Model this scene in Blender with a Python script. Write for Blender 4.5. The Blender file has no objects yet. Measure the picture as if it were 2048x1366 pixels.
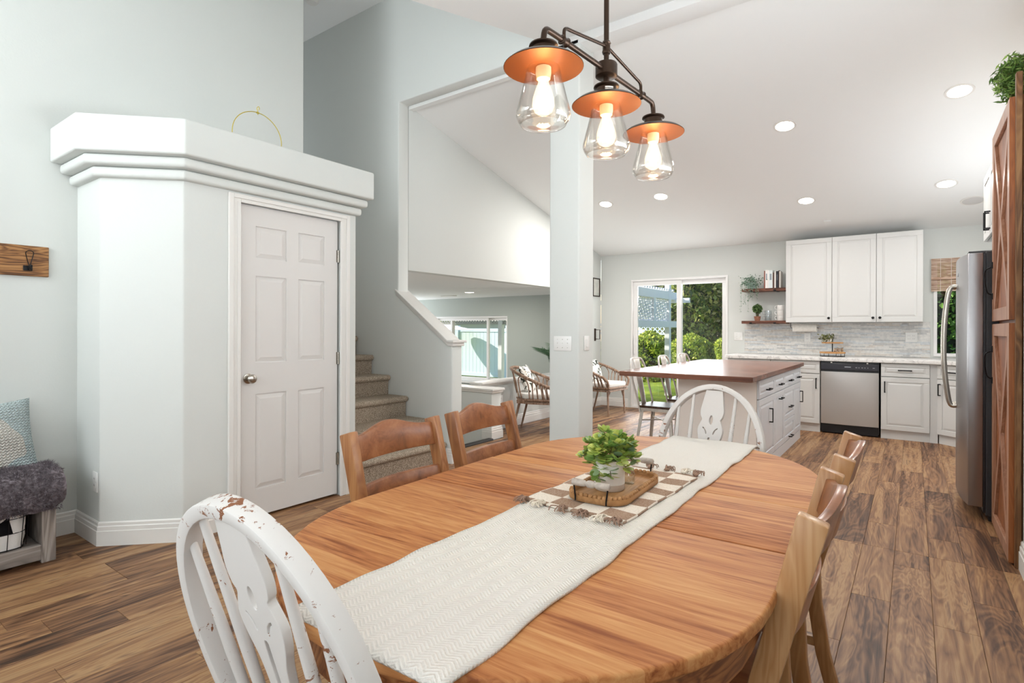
import bpy, bmesh, math, random
import numpy as np
from mathutils import Matrix, Vector, Euler
R = math.radians
PI = math.pi
random.seed(7)
rng = np.random.default_rng(11)
scene = bpy.context.scene
COL = scene.collection

# ------------------------------------------------------------------ camera
cam_d = bpy.data.cameras.new('camera'); cam = bpy.data.objects.new('camera', cam_d); COL.objects.link(cam)
cam_d.sensor_width = 36.0; cam_d.lens = 36.0 * 1102.6 / 2048.0
cam_d.shift_y = -24.5 / 2048.0
cam_d.clip_start = 0.02; cam_d.clip_end = 200
cam.matrix_world = Matrix.Translation((0, 0, 1.245)) @ Matrix.Rotation(R(36.04), 4, 'Z') @ Matrix.Rotation(R(90), 4, 'X') @ Matrix.Rotation(R(0.142), 4, 'Z')
scene.camera = cam

# ------------------------------------------------------------------ world, sun, window and fill light, exposure
w = bpy.data.worlds.new('sky'); scene.world = w; w.use_nodes = True
nt = w.node_tree; bg = nt.nodes['Background']
sky = nt.nodes.new('ShaderNodeTexSky'); sky.sky_type = 'NISHITA'; sky.sun_disc = False
sky.sun_elevation = R(32); sky.sun_rotation = R(300); sky.air_density = 1.0; sky.dust_density = 1.5
nt.links.new(sky.outputs[0], bg.inputs[0]); bg.inputs[1].default_value = 0.26
scene.view_settings.view_transform = 'Standard'; scene.view_settings.look = 'None'
scene.view_settings.gamma = 1.0; scene.view_settings.use_curve_mapping = False
scene.view_settings.exposure = 0.55

def lamp(name, kind, loc, energy, color=(1, 1, 1), size=None, size_y=None, rot=(0, 0, 0), parent=None):
    d = bpy.data.lights.new(name, kind); d.energy = energy; d.color = color
    if kind == 'AREA':
        d.shape = 'RECTANGLE' if size_y else 'DISK'; d.size = size
        if size_y: d.size_y = size_y
    elif size is not None and kind in ('POINT', 'SPOT'): d.shadow_soft_size = size
    o = bpy.data.objects.new(name, d); COL.objects.link(o); o.location = loc; o.rotation_euler = rot
    if parent: o.parent = parent
    return o

sun = lamp('sun', 'SUN', (0, 0, 20), 6.5, (1.0, 0.93, 0.80))
sun.data.angle = R(0.6)
sun.rotation_euler = Vector((-0.76, -0.30, 0.58)).to_track_quat('Z', 'Y').to_euler()
# daylight of the dining room window and the tall foyer window, both in the wall behind the camera
lamp('dining_window_daylight', 'AREA', (-1.10, -2.46, 1.50), 40, (0.89, 0.95, 1.0), 2.6, 1.4, (R(140), 0, 0))
lamp('foyer_window_daylight', 'AREA', (-3.20, -2.46, 3.0), 118, (0.89, 0.95, 1.0), 1.4, 2.7, (R(132), 0, 0))
lamp('stairwell_fill', 'AREA', (-7.05, 3.26, 3.2), 6, (0.87, 0.945, 1.0), .8, 1.2, (R(90), 0, R(-90)))  # added lamp that lifts the dark stair wall, no window here
lamp('family_room_fill', 'AREA', (-9.38, 7.45, 0.75), 45, (0.90, 0.95, 1.0), 1.0, 1.4, (R(90), 0, R(-90)))  # fill lamp added on the blank left wall of the family room
lamp('kitchen_fill', 'AREA', (1.06, 6.35, 1.95), 17, (0.90, 0.95, 1.0), 1.3, .8, (R(122), 0, R(90)))  # added fill lamp, hidden behind the fridge

lamp('side_fill', 'AREA', (0.41, -1.20, 1.55), 36, (0.89, 0.95, 1.0), 2.0, 1.4, (R(125), 0, R(90)))  # added fill lamp for the surfaces facing right
lamp('side_fill', 'AREA', (0.41, 2.15, 1.60), 74, (0.89, 0.95, 1.0), 1.9, 1.0, (R(150), 0, R(90)))  # added fill lamp, aimed up to brighten the dining ceiling
lamp('patio_door_daylight', 'AREA', (-2.9, 8.14, 1.02), 18, (0.92, 0.965, 1.0), 1.4, 1.9, (R(-102), 0, 0))

# ------------------------------------------------------------------ mesh helpers
class M:
    def __init__(s): s.v = []; s.f = []; s.mi = []; s.cm = 0; s.T = None
    def add(s, vs, fs):
        n = len(s.v)
        if s.T is not None: vs = [tuple(s.T @ Vector(p)) for p in vs]
        s.v += [tuple(p) for p in vs]; s.f += [tuple(i + n for i in q) for q in fs]; s.mi += [s.cm] * len(fs); return s
    def box(s, x0, x1, y0, y1, z0, z1):
        if x0 > x1: x0, x1 = x1, x0
        if y0 > y1: y0, y1 = y1, y0
        if z0 > z1: z0, z1 = z1, z0
        v = [(x, y, z) for z in (z0, z1) for y in (y0, y1) for x in (x0, x1)]
        return s.add(v, [(0, 2, 3, 1), (4, 5, 7, 6), (0, 1, 5, 4), (1, 3, 7, 5), (3, 2, 6, 7), (2, 0, 4, 6)])
    def prism(s, poly, h0, h1, plane='xy'):
        a = sum(poly[i][0] * poly[(i + 1) % len(poly)][1] - poly[(i + 1) % len(poly)][0] * poly[i][1] for i in range(len(poly)))
        if a < 0: poly = poly[::-1]
        n = len(poly)
        if plane == 'xy': g = lambda p, h: (p[0], p[1], h)
        elif plane == 'xz': g = lambda p, h: (p[0], h, p[1])
        else: g = lambda p, h: (h, p[0], p[1])
        v = [g(p, h0) for p in poly] + [g(p, h1) for p in poly]
        fs = [tuple(range(n))[::-1], tuple(range(n, 2 * n))] + [(i, (i + 1) % n, n + (i + 1) % n, n + i) for i in range(n)]
        if plane == 'xz': fs = [q[::-1] for q in fs]
        if h1 < h0: fs = [q[::-1] for q in fs]
        return s.add(v, fs)
    def tube(s, pts, r, n=8, closed=False, flat=None):
        P = [Vector(p) for p in pts]; m = len(P)
        rr = r if isinstance(r, (list, tuple)) else [r] * m
        vs = []; up = None
        for i in range(m):
            a = P[(i - 1) % m] if (closed or i > 0) else P[i]; b = P[(i + 1) % m] if (closed or i < m - 1) else P[i]
            t = (b - a).normalized()
            if up is None:
                up = Vector((0, 0, 1)) if abs(t.z) < .9 else Vector((1, 0, 0))
            x = t.cross(up)
            if x.length < 1e-5: x = t.orthogonal()
            x.normalize(); y = x.cross(t).normalized(); up = y
            for k in range(n):
                an = 2 * PI * k / n
                vs.append(P[i] + x * math.cos(an) * rr[i] * (flat[0] if flat else 1) + y * math.sin(an) * rr[i] * (flat[1] if flat else 1))
        fs = []
        for i in range(m if closed else m - 1):
            j = (i + 1) % m
            for k in range(n): fs.append((i * n + k, j * n + k, j * n + (k + 1) % n, i * n + (k + 1) % n)[::-1])
        if not closed: fs += [tuple(range(n)), tuple(range((m - 1) * n, m * n))[::-1]]
        return s.add(vs, [q[::-1] for q in fs])
    def cyl(s, p0, p1, r0, r1=None, n=12): return s.tube([p0, p1], [r0, r0 if r1 is None else r1], n)
    def lathe(s, prof, n=24, c=(0, 0, 0), axis='z', close=False):
        vs = []
        for r, h in prof:
            for k in range(n):
                a = 2 * PI * k / n; x, y = r * math.cos(a), r * math.sin(a)
                q = (x, y, h) if axis == 'z' else ((h, x, y) if axis == 'x' else (y, h, x))
                vs.append((c[0] + q[0], c[1] + q[1], c[2] + q[2]))
        fs = []; m = len(prof)
        for i in range(m - 1 + (1 if close else 0)):
            j = (i + 1) % m
            for k in range(n): fs.append((i * n + k, i * n + (k + 1) % n, j * n + (k + 1) % n, j * n + k))
        if not close:
            if prof[0][0] > 1e-4: fs.append(tuple(range(n))[::-1])
            if prof[-1][0] > 1e-4: fs.append(tuple(range((m - 1) * n, m * n)))
        return s.add(vs, fs)
    def ball(s, c, r, nu=12, nv=8):
        if not isinstance(r, (tuple, list)): r = (r, r, r)
        vs = [(c[0], c[1], c[2] - r[2])]
        for j in range(1, nv):
            b = -PI / 2 + PI * j / nv
            for i in range(nu):
                a = 2 * PI * i / nu
                vs.append((c[0] + r[0] * math.cos(a) * math.cos(b), c[1] + r[1] * math.sin(a) * math.cos(b), c[2] + r[2] * math.sin(b)))
        vs.append((c[0], c[1], c[2] + r[2])); L = len(vs) - 1; fs = []
        for i in range(nu):
            fs.append((0, 1 + (i + 1) % nu, 1 + i)); fs.append((L, 1 + (nv - 2) * nu + i, 1 + (nv - 2) * nu + (i + 1) % nu))
            for j in range(nv - 2): fs.append((1 + j * nu + i, 1 + j * nu + (i + 1) % nu, 1 + (j + 1) * nu + (i + 1) % nu, 1 + (j + 1) * nu + i))
        return s.add(vs, fs)
    def grid(s, fn, nu, nv):
        vs = [fn(i / nu, j / nv) for j in range(nv + 1) for i in range(nu + 1)]
        return s.add(vs, [(j * (nu + 1) + i, j * (nu + 1) + i + 1, (j + 1) * (nu + 1) + i + 1, (j + 1) * (nu + 1) + i) for j in range(nv) for i in range(nu)])
    def build(s, name, mats, parent=None, bevel=0, seg=1, smooth=None, loc=None, rot=None, solid=0, sub=0, **props):
        me = bpy.data.meshes.new(name); me.from_pydata(s.v, [], s.f)
        if not isinstance(mats, (list, tuple)): mats = [mats]
        for m in mats: me.materials.append(m)
        if len(mats) > 1:
            for p, i in zip(me.polygons, s.mi): p.material_index = i
        if bevel:
            bm = bmesh.new(); bm.from_mesh(me)
            es = [e for e in bm.edges if len(e.link_faces) == 2 and e.calc_face_angle(0) > R(28)]
            bmesh.ops.bevel(bm, geom=es, offset=bevel, offset_type='OFFSET', segments=seg, profile=.5, affect='EDGES', clamp_overlap=True)
            bm.to_mesh(me); bm.free()
        if smooth is not None:
            me.shade_smooth(); me.set_sharp_from_angle(angle=R(smooth))
        o = bpy.data.objects.new(name, me); COL.objects.link(o)
        if parent: o.parent = parent
        if loc is not None: o.location = loc
        if rot is not None: o.rotation_euler = rot
        if solid:
            md = o.modifiers.new('solid', 'SOLIDIFY'); md.thickness = solid; md.offset = 0
        if sub:
            md = o.modifiers.new('sub', 'SUBSURF'); md.levels = sub; md.render_levels = sub
        for k, v in props.items(): o[k] = v
        return o

def B(*a):
    m = M(); m.box(*a); return m
def tag(o, label, cat, group=None, kind=None):
    o['label'] = label; o['category'] = cat
    if group: o['group'] = group
    if kind: o['kind'] = kind
    return o
def thing(name, label, cat, loc=(0, 0, 0), rotz=0, group=None):
    o = bpy.data.objects.new(name, None); COL.objects.link(o); o.empty_display_size = .1
    o.location = loc; o.rotation_euler = (0, 0, rotz); return tag(o, label, cat, group)
def struct(o, label=None):
    o['kind'] = 'structure'
    if label: o['label'] = label
    return o
def kids(o): return [c for c in o.children]
def dup(root, loc, rotz, label, group=None):
    def cp(o, par):
        c = o.copy(); COL.objects.link(c); c.parent = par
        for ch in kids(o): cp(ch, c)
        return c
    r = cp(root, None); r.location = loc; r.rotation_euler = (0, 0, rotz); r['label'] = label
    if group: r['group'] = group
    return r
def fillet(poly, idx, r, n=5):
    out = []; N = len(poly)
    for i, p in enumerate(poly):
        if i not in idx: out.append(p); continue
        p = Vector(p); a = (Vector(poly[i - 1]) - p).normalized(); b = (Vector(poly[(i + 1) % N]) - p).normalized()
        ang = a.angle(b); d = r / math.tan(ang / 2); c = p + (a + b).normalized() * (r / math.sin(ang / 2))
        s = p + a * d - c; e = p + b * d - c
        a0 = math.atan2(s.y, s.x); da = (math.atan2(e.y, e.x) - a0 + PI) % (2 * PI) - PI
        out += [(c.x + r * math.cos(a0 + da * k / n), c.y + r * math.sin(a0 + da * k / n)) for k in range(n + 1)]
    return out
def rrect(x0, x1, y0, y1, r, n=6): return fillet([(x0, y0), (x1, y0), (x1, y1), (x0, y1)], (0, 1, 2, 3), r, n)
def holed(name, outer, holes, depth, mat, parent=None, T=None, bevel=0.0):
    """flat plate in local XY with cut-outs, extruded by depth"""
    cu = bpy.data.curves.new(name, 'CURVE'); cu.dimensions = '2D'; cu.fill_mode = 'BOTH'; cu.extrude = depth / 2; cu.bevel_depth = bevel
    for poly in [outer] + holes:
        sp = cu.splines.new('POLY'); sp.points.add(len(poly) - 1); sp.use_cyclic_u = True
        for q, p in zip(sp.points, poly): q.co = (p[0], p[1], 0, 1)
    t = bpy.data.objects.new('tmp', cu); COL.objects.link(t)
    bpy.context.view_layer.update()
    me = bpy.data.meshes.new_from_object(t.evaluated_get(bpy.context.evaluated_depsgraph_get()))
    bpy.data.objects.remove(t); bpy.data.curves.remove(cu)
    if T is not None: me.transform(T)
    me.name = name; me.materials.clear(); me.materials.append(mat)
    o = bpy.data.objects.new(name, me); COL.objects.link(o)
    if parent: o.parent = parent
    return o
def ell(cx, cy, a, b, rot=0, n=14):
    return [(cx + a * math.cos(t) * math.cos(rot) - b * math.sin(t) * math.sin(rot), cy + a * math.cos(t) * math.sin(rot) + b * math.sin(t) * math.cos(rot)) for t in [2 * PI * k / n for k in range(n)]]
def catmull(P, n=6, closed=False):
    P = [Vector(p) for p in P]; m = len(P); out = []
    for i in range(m if closed else m - 1):
        g = (lambda k: P[k % m]) if closed else (lambda k: P[min(max(k, 0), m - 1)])
        p0, p1, p2, p3 = g(i - 1), g(i), g(i + 1), g(i + 2)
        for k in range(n):
            t = k / n
            out.append(.5 * ((2 * p1) + (p2 - p0) * t + (2 * p0 - 5 * p1 + 4 * p2 - p3) * t * t + (3 * p1 - p0 - 3 * p2 + p3) * t ** 3))
    if not closed: out.append(P[-1])
    return [tuple(p) for p in out]
def leafmesh(name, cent, size, mat, parent=None, aspect=1.6, normal_bias=None, fold=.25, **props):
    """many separate folded leaves joined in one mesh; cent: (n,3)"""
    n = len(cent); nr = rng.normal(size=(n, 3))
    if normal_bias is not None: nr += normal_bias
    nr /= np.linalg.norm(nr, axis=1)[:, None]
    a = np.cross(nr, rng.normal(size=(n, 3))); a /= np.linalg.norm(a, axis=1)[:, None]; b = np.cross(nr, a)
    sz = size * (0.6 + .8 * rng.random(n))[:, None]
    a = a * sz * aspect; b = b * sz
    up = nr * sz * fold
    v = np.stack([cent - a, cent - b + up, cent + a, cent + b + up], 1).reshape(-1, 3)
    i = np.arange(n) * 4
    f = np.stack([np.stack([i, i + 1, i + 2], 1), np.stack([i, i + 2, i + 3], 1)], 1).reshape(-1, 3)
    me = bpy.data.meshes.new(name); me.from_pydata(v.tolist(), [], f.tolist()); me.materials.append(mat)
    o = bpy.data.objects.new(name, me); COL.objects.link(o)
    if parent: o.parent = parent
    for k, x in props.items(): o[k] = x
    return o

# ------------------------------------------------------------------ material helpers
def lin(c):
    if isinstance(c, str):
        c = c.lstrip('#'); c = [int(c[i:i + 2], 16) / 255 for i in (0, 2, 4)]
        c = [x / 12.92 if x <= .04045 else ((x + .055) / 1.055) ** 2.4 for x in c]
    return (c[0], c[1], c[2], 1)
class NT:
    def __init__(s, name):
        s.m = bpy.data.materials.new(name); s.m.use_nodes = True; s.t = s.m.node_tree; s.b = s.t.nodes['Principled BSDF']
    def n(s, typ, **kw):
        x = s.t.nodes.new('ShaderNode' + typ)
        for k, v in kw.items():
            if k.startswith('i_'):
                key = k[2:].replace('_', ' ')
                x.inputs[key].default_value = v
            else: setattr(x, k, v)
        return x
    def l(s, a, b): s.t.links.new(a, b)
    def coord(s, scale=(1, 1, 1), rnd=True, kind='Object'):
        tc = s.n('TexCoord'); out = tc.outputs[kind]
        if rnd:
            oi = s.n('ObjectInfo'); mu = s.n('Math', operation='MULTIPLY'); mu.inputs[1].default_value = 37.0; s.l(oi.outputs['Random'], mu.inputs[0])
            ad = s.n('VectorMath', operation='ADD'); s.l(out, ad.inputs[0]); s.l(mu.outputs[0], ad.inputs[1]); out = ad.outputs[0]
        mp = s.n('Mapping'); mp.inputs['Scale'].default_value = scale; s.l(out, mp.inputs[0]); return mp.outputs[0]
    def noise(s, vec, scale, detail=4, rough=.55, dist=0):
        x = s.n('TexNoise'); x.inputs['Scale'].default_value = scale; x.inputs['Detail'].default_value = detail
        x.inputs['Roughness'].default_value = rough; x.inputs['Distortion'].default_value = dist; s.l(vec, x.inputs['Vector']); return x.outputs['Fac']
    def ramp(s, fac, stops):
        r = s.n('ValToRGB'); e = r.color_ramp.elements
        while len(e) > 1: e.remove(e[0])
        e[0].position = stops[0][0]; e[0].color = lin(stops[0][1])
        for p, c in stops[1:]:
            q = e.new(p); q.color = lin(c)
        s.l(fac, r.inputs[0]); return r.outputs[0]
    def mix(s, fac, a, b, mode='MIX'):
        x = s.n('Mix', data_type='RGBA', blend_type=mode)
        for sock, val in ((x.inputs[0], fac), (x.inputs[6], a), (x.inputs[7], b)):
            if hasattr(val, 'is_output') or hasattr(val, 'links'): s.l(val, sock)
            else: sock.default_value = val
        return x.outputs[2]
    def math(s, op, a, b=None, c=None):
        x = s.n('Math', operation=op)
        for i, val in enumerate((a, b, c)):
            if val is None: continue
            if hasattr(val, 'links'): s.l(val, x.inputs[i])
            else: x.inputs[i].default_value = val
        return x.outputs[0]
    def bump(s, h, strength=.3, dist=.01):
        x = s.n('Bump'); x.inputs['Strength'].default_value = strength; x.inputs['Distance'].default_value = dist
        s.l(h, x.inputs['Height']); s.l(x.outputs[0], s.b.inputs['Normal'])
    def base(s, c):
        if hasattr(c, 'links'): s.l(c, s.b.inputs['Base Color'])
        else: s.b.inputs['Base Color'].default_value = lin(c)
    def set(s, rough=.5, metal=0, spec=.5, **kw):
        s.b.inputs['Roughness'].default_value = rough; s.b.inputs['Metallic'].default_value = metal; s.b.inputs['Specular IOR Level'].default_value = spec
        for k, v in kw.items(): s.b.inputs[k.replace('_', ' ')].default_value = v
        return s.m
def plain(name, c, rough=.5, metal=0, spec=.5, **kw):
    t = NT(name); t.base(c); return t.set(rough, metal, spec, **kw)
def speck(name, c1, c2, scale=60, rough=.6, bump=.1, dist=.004, spec=.4, detail=3, lo=.35, hi=.65):
    t = NT(name); v = t.coord(); f = t.noise(v, scale, detail); t.base(t.ramp(f, [(lo, c1), (hi, c2)]))
    if bump: t.bump(f, bump, dist)
    return t.set(rough, 0, spec)
def paint(name, c, rough=.75, bump=.12):
    t = NT(name); t.base(c); v = t.coord(rnd=False); t.bump(t.noise(v, 95, 2), bump, .003); return t.set(rough, 0, .25)
def wood(name, stops, axis=1, fine=1.0, rough=.45, boards=None, bump=.06, wave=.35, spec=.4, ring=1.0):
    t = NT(name); sc = [26 * fine] * 3; sc[axis] = 1.6 * fine
    v = t.coord(tuple(sc))
    n1 = t.noise(v, 1.0, 6, .6, .6)
    s2 = [7.0 * ring] * 3; s2[axis] = .9 * ring
    v2 = t.coord(tuple(s2)); n2 = t.noise(v2, 1.0, 3, .5, 1.6)
    wv = t.math('FRACT', t.math('MULTIPLY', n2, 9.0)); wv = t.math('ABSOLUTE', t.math('SUBTRACT', wv, .5)); wv = t.math('MULTIPLY', wv, 2.0)
    f = t.math('ADD', t.math('MULTIPLY', n1, 1 - wave), t.math('MULTIPLY', wv, wave))
    if boards:
        tc = t.n('TexCoord'); sp = t.n('SeparateXYZ'); t.l(tc.outputs['Object'], sp.inputs[0])
        q = t.math('FLOOR', t.math('MULTIPLY', sp.outputs[boards[0]], 1 / boards[1]))
        wn = t.n('TexWhiteNoise', noise_dimensions='1D'); t.l(q, wn.inputs['W'])
        f = t.math('ADD', f, t.math('MULTIPLY', t.math('SUBTRACT', wn.outputs['Value'], .5), boards[2]))
    t.base(t.ramp(f, stops)); t.bump(n1, bump, .004); return t.set(rough, 0, spec)
def thin_glass(name, tint=(1, 1, 1, 1), refl=.09, edge=.6):
    m = bpy.data.materials.new(name); m.use_nodes = True; t = m.node_tree; t.nodes.clear()
    o = t.nodes.new('ShaderNodeOutputMaterial'); mx = t.nodes.new('ShaderNodeMixShader'); tr = t.nodes.new('ShaderNodeBsdfTransparent'); gl = t.nodes.new('ShaderNodeBsdfGlossy')
    lw = t.nodes.new('ShaderNodeLayerWeight'); lw.inputs[0].default_value = .25
    mr = t.nodes.new('ShaderNodeMapRange'); mr.inputs[3].default_value = refl; mr.inputs[4].default_value = edge
    tr.inputs[0].default_value = tint; gl.inputs['Roughness'].default_value = .02
    t.links.new(lw.outputs['Facing'], mr.inputs[0]); t.links.new(mr.outputs[0], mx.inputs[0]); t.links.new(tr.outputs[0], mx.inputs[1]); t.links.new(gl.outputs[0], mx.inputs[2]); t.links.new(mx.outputs[0], o.inputs[0])
    return m
def glow(name, c, strength):
    t = NT(name); t.base('#101010'); t.b.inputs['Emission Color'].default_value = lin(c); t.b.inputs['Emission Strength'].default_value = strength; return t.set(.5)

WALL = paint('wall_paint', '#d7d9d5'); CEIL = paint('ceiling_paint', '#eaeae8', .85, .06)
TRIM = plain('trim_white', '#e4e1dc', .38); WPLATE = plain('plate_white', '#ecebe8', .35)
DOORW = paint('door_white', '#dedad6', .45, .03)
CABW = plain('cabinet_white', '#d3d2cf', .4); ISLW = plain('island_blue_white', '#e3e5e9', .4)
DARK = plain('dark_void', '#14110f', .9); BLACK = plain('black_plastic', '#17171a', .35); BLKM = plain('black_metal', '#1b1a1b', .45, .6)
BRONZE = plain('bronze', '#3b2c22', .38, .8); NICKEL = plain('nickel', '#b7b0a6', .25, 1.0)
GLASS = thin_glass('window_glass', refl=.035, edge=.35)
VINYL = plain('vinyl_white', '#eceae8', .35)
# ================================================================== STRUCTURE
# ---- floor: planks are parts
def floor_mat():
    t = NT('floor_plank'); v = t.coord((22, 1.0, 22)); n1 = t.noise(v, 1, 7, .62, .7)
    v2 = t.coord((5.0, .65, 5.0)); n2 = t.noise(v2, 1.0, 3, .5, 2.2)
    wv = t.math('MULTIPLY', t.math('ABSOLUTE', t.math('SUBTRACT', t.math('FRACT', t.math('MULTIPLY', n2, 11.0)), .5)), 2.0)
    f = t.math('ADD', t.math('MULTIPLY', n1, .66), t.math('MULTIPLY', wv, .12))
    f = t.math('ADD', f, t.math('MULTIPLY', n2, .34))
    oi = t.n('ObjectInfo'); f = t.math('ADD', f, t.math('MULTIPLY', t.math('SUBTRACT', oi.outputs['Random'], .5), .15))
    t.base(t.ramp(f, [(.34, '#321f12'), (.44, '#593a25'), (.53, '#7f5a3d'), (.60, '#936b48'), (.68, '#aa855c'), (.78, '#76543c')]))
    t.bump(n1, .10, .003); t.set(.42, 0, .4)
    t.l(t.ramp(n1, [(.3, (.52, .52, .52)), (.7, (.38, .38, .38))]), t.b.inputs['Roughness'])
    return t.m
FLOORM = floor_mat()
fl = struct(B(-4.3, 1.2, -2.75, 3.8, -.12, -.014).build('floor', plain('floor_gap', '#1d130c', .8)), 'brown wood plank floor of the dining room and kitchen')
B(-3.80, 1.2, 3.8, 8.3, -.12, -.014).build('floor_base', fl.data.materials[0], fl)
B(-4.3, -3.80, 4.95, 8.3, -.12, -.014).build('floor_base', fl.data.materials[0], fl)
allowed = [(-4.14, .455, -.6, 3.8), (-3.80, .75, 3.8, 8.24), (-4.15, -3.80, 5.08, 8.24)]
fixed = {-2: 3.063, -1: 3.57, 0: 2.935, 1: 3.29, -25: 1.045, -23: 1.094, -22: 1.094, -20: .72, -19: .944, -16: 1.106, -17: .647}
hidden = [(-4.2, -3.5, 1.3, 2.75), (-4.2, -3.55, 2.75, 3.8), (-1.70, -1.08, 5.05, 7.05), (-2.0, .2, 7.72, 8.3), (.46, 1.2, 3.9, 8.3), (-3.2, .5, -1, -.05), (-4.2, .5, -1, -.3)]
npl = 0
for k in range(-28, 5):
    xa, xb = .072 + .1535 * k, .072 + .1535 * (k + 1)
    off = fixed.get(k, random.uniform(0, 1.21))
    y = off - 1.21 * math.ceil((off + .6) / 1.21)
    while y < 8.3:
        for (ax0, ax1, ay0, ay1) in allowed:
            x0, x1, y0, y1 = max(xa, ax0), min(xb, ax1), max(y, ay0), min(y + 1.21, ay1)
            if x1 - x0 < .012 or y1 - y0 < .012: continue
            if any(x0 >= h[0] and x1 <= h[1] and y0 >= h[2] and y1 <= h[3] for h in hidden): continue
            g = .0005; cx, cy = (x0 + x1) / 2, (y0 + y1) / 2
            hx, hy = (x1 - x0) / 2 - g, (y1 - y0) / 2 - g; c = .0011
            m = M(); m.add([(-hx, -hy, -.014), (hx, -hy, -.014), (hx, hy, -.014), (-hx, hy, -.014), (-hx, -hy, -c), (hx, -hy, -c), (hx, hy, -c), (-hx, hy, -c),
                            (-hx + c, -hy + c, 0), (hx - c, -hy + c, 0), (hx - c, hy - c, 0), (-hx + c, hy - c, 0)],
                           [(0, 1, 5, 4), (1, 2, 6, 5), (2, 3, 7, 6), (3, 0, 4, 7), (4, 5, 9, 8), (5, 6, 10, 9), (6, 7, 11, 10), (7, 4, 8, 11), (8, 9, 10, 11)])
            m.build('plank', FLOORM, fl, loc=(cx, cy, 0)); npl += 1
        y += 1.21

# ---- walls
zk = lambda y: 2.455 + .25 * (8.25 - y)          # kitchen vault
zd = lambda y: 3.56 - .25 * (3.8 - y)            # dining vault
struct(B(-4.30, -4.145, -2.75, 2.715, -.1, 4.7).build('wall_left', WALL, bevel=.012, seg=3, smooth=35), 'tall pale sage left wall behind the pantry')
struct(B(-7.2, -4.30, 2.6, 2.715, -.1, 4.7).build('wall_stairwell_near', WALL))
struct(B(-7.2, -7.1, 2.6, 3.95, -.1, 4.7).build('wall_stairwell_end', WALL))
# stair wall with knee wall and header
m = M(); m.prism([(-7.2, -.1), (-3.45, -.1), (-3.45, 1.10), (-3.49, 1.10), (-4.18, 1.588), (-4.18, 3.52), (-2.39, 3.52), (-2.39, 4.7), (-7.2, 4.7)], 3.8, 3.94, 'xz')
ws = struct(m.build('wall_stair', WALL, bevel=.012, seg=3, smooth=35), 'stairwell wall with sloped knee wall and tall opening')
# upper wall above the family room, and solid part by the nook
m = M(); m.prism([(3.94, 1.845), (7.0, 1.845), (7.0, -.1), (8.25, -.1), (8.25, zk(8.25) + .05), (3.94, zk(3.94) + .05)], -4.30, -4.18, 'yz')
struct(m.build('wall_upper', WALL, bevel=.006, seg=2, smooth=35), 'bright upper wall over the opening to the family room')
# low walls at the family room drop
struct(B(-4.30, -4.175, 5.07, 7.0, -.7, .555).build('wall_knee', WALL))
struct(B(-6.4, -3.84, 4.89, 5.07, -.7, .52).build('wall_half', WALL, bevel=.01, seg=2, smooth=35))
# back wall with slider and window openings
SX0, SX1, SZ = -3.645, -2.155, 2.035; KX0, KX1, KZ0, KZ1 = .195, .95, .935, 2.09
m = M()
for b in [(-4.18, SX0, 0, 2.5), (SX0, SX1, SZ, 2.5), (SX1, KX0, 0, 2.5), (KX0, KX1, 0, KZ0), (KX0, KX1, KZ1, 2.5), (KX1, 1.25, 0, 2.5)]:
    m.box(b[0], b[1], 8.25, 8.42, b[2] - (.1 if b[2] == 0 else 0), b[3])
wb = struct(m.build('wall_back', WALL), 'pale kitchen back wall with slider and window')
struct(B(1.12, 1.25, 3.85, 8.3, -.1, 3.8).build('wall_right_kitchen', WALL))
struct(B(.463, .62, -2.75, 3.878, -.1, 3.8).build('wall_right', WALL, bevel=.008, seg=2, smooth=35))
for si, (a, b, c, d) in enumerate(((-2.25, -.15, .8, 2.3), (1.15, 3.15, 1.05, 2.15))):  # unseen side windows with shades, added around the two fill lamps
  m = M(); t = .06
  m.box(.436, .463, a, b, c, c + t).box(.436, .463, a, b, d - t, d).box(.436, .463, a, a + t, c + t, d - t).box(.436, .463, b - t, b, c + t, d - t)
  wf = struct(m.build('window_%d' % (6 + si), VINYL)); B(.455, .4625, a + t, b - t, c + t, d - t).build('added_shade', plain('added_shade_side', '#f2f2ef', .8), wf); B(.442, .446, a + t, b - t, c + t, d - t).build('pane', GLASS, wf)
struct(B(.62, 1.25, 3.80, 3.90, -.1, 3.8).build('wall_right_return', WALL))
# wall behind the camera, two windows; closed shades added to block the sun
FW = [(-2.45, .25, .75, 2.25), (-3.95, -2.45, 1.6, 4.4)]
m = M()
for b in [(-4.3, -3.95, -.1, 4.7), (-3.95, -2.45, -.1, 1.6), (-3.95, -2.45, 4.4, 4.7), (-2.45, .25, -.1, .75), (-2.45, .25, 2.25, 4.7), (.25, .62, -.1, 4.7)]:
    m.box(b[0], b[1], -2.75, -2.6, b[2], b[3])
struct(m.build('wall_front', WALL))
SHADE = plain('added_shade', '#f2f2ef', .8)
for i, (a, b, c, d) in enumerate(FW):
    m = M(); t = .06
    m.box(a, b, -2.70, -2.64, c, c + t).box(a, b, -2.70, -2.64, d - t, d).box(a, a + t, -2.70, -2.64, c + t, d - t).box(b - t, b, -2.70, -2.64, c + t, d - t)
    wf = struct(m.build('window_%d' % (i + 3), VINYL))
    B(a + t, b - t, -2.682, -2.678, c + t, d - t).build('pane', GLASS, wf)
    B(a + .01, b - .01, -2.745, -2.72, c, d).build('added_shade', SHADE, wf)
m = M(); t = .06; a, b, c, d = 5.68, 7.02, 1.5, 2.42  # unseen window and shade, added to go with the kitchen fill lamp
m.box(1.07, 1.12, a, b, c, c + t).box(1.07, 1.12, a, b, d - t, d).box(1.07, 1.12, a, a + t, c + t, d - t).box(1.07, 1.12, b - t, b, c + t, d - t)
wf = struct(m.build('window_5', VINYL)); B(1.112, 1.1195, a + t, b - t, c + t, d - t).build('added_shade', SHADE, wf); B(1.10, 1.104, a + t, b - t, c + t, d - t).build('pane', GLASS, wf)
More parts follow.
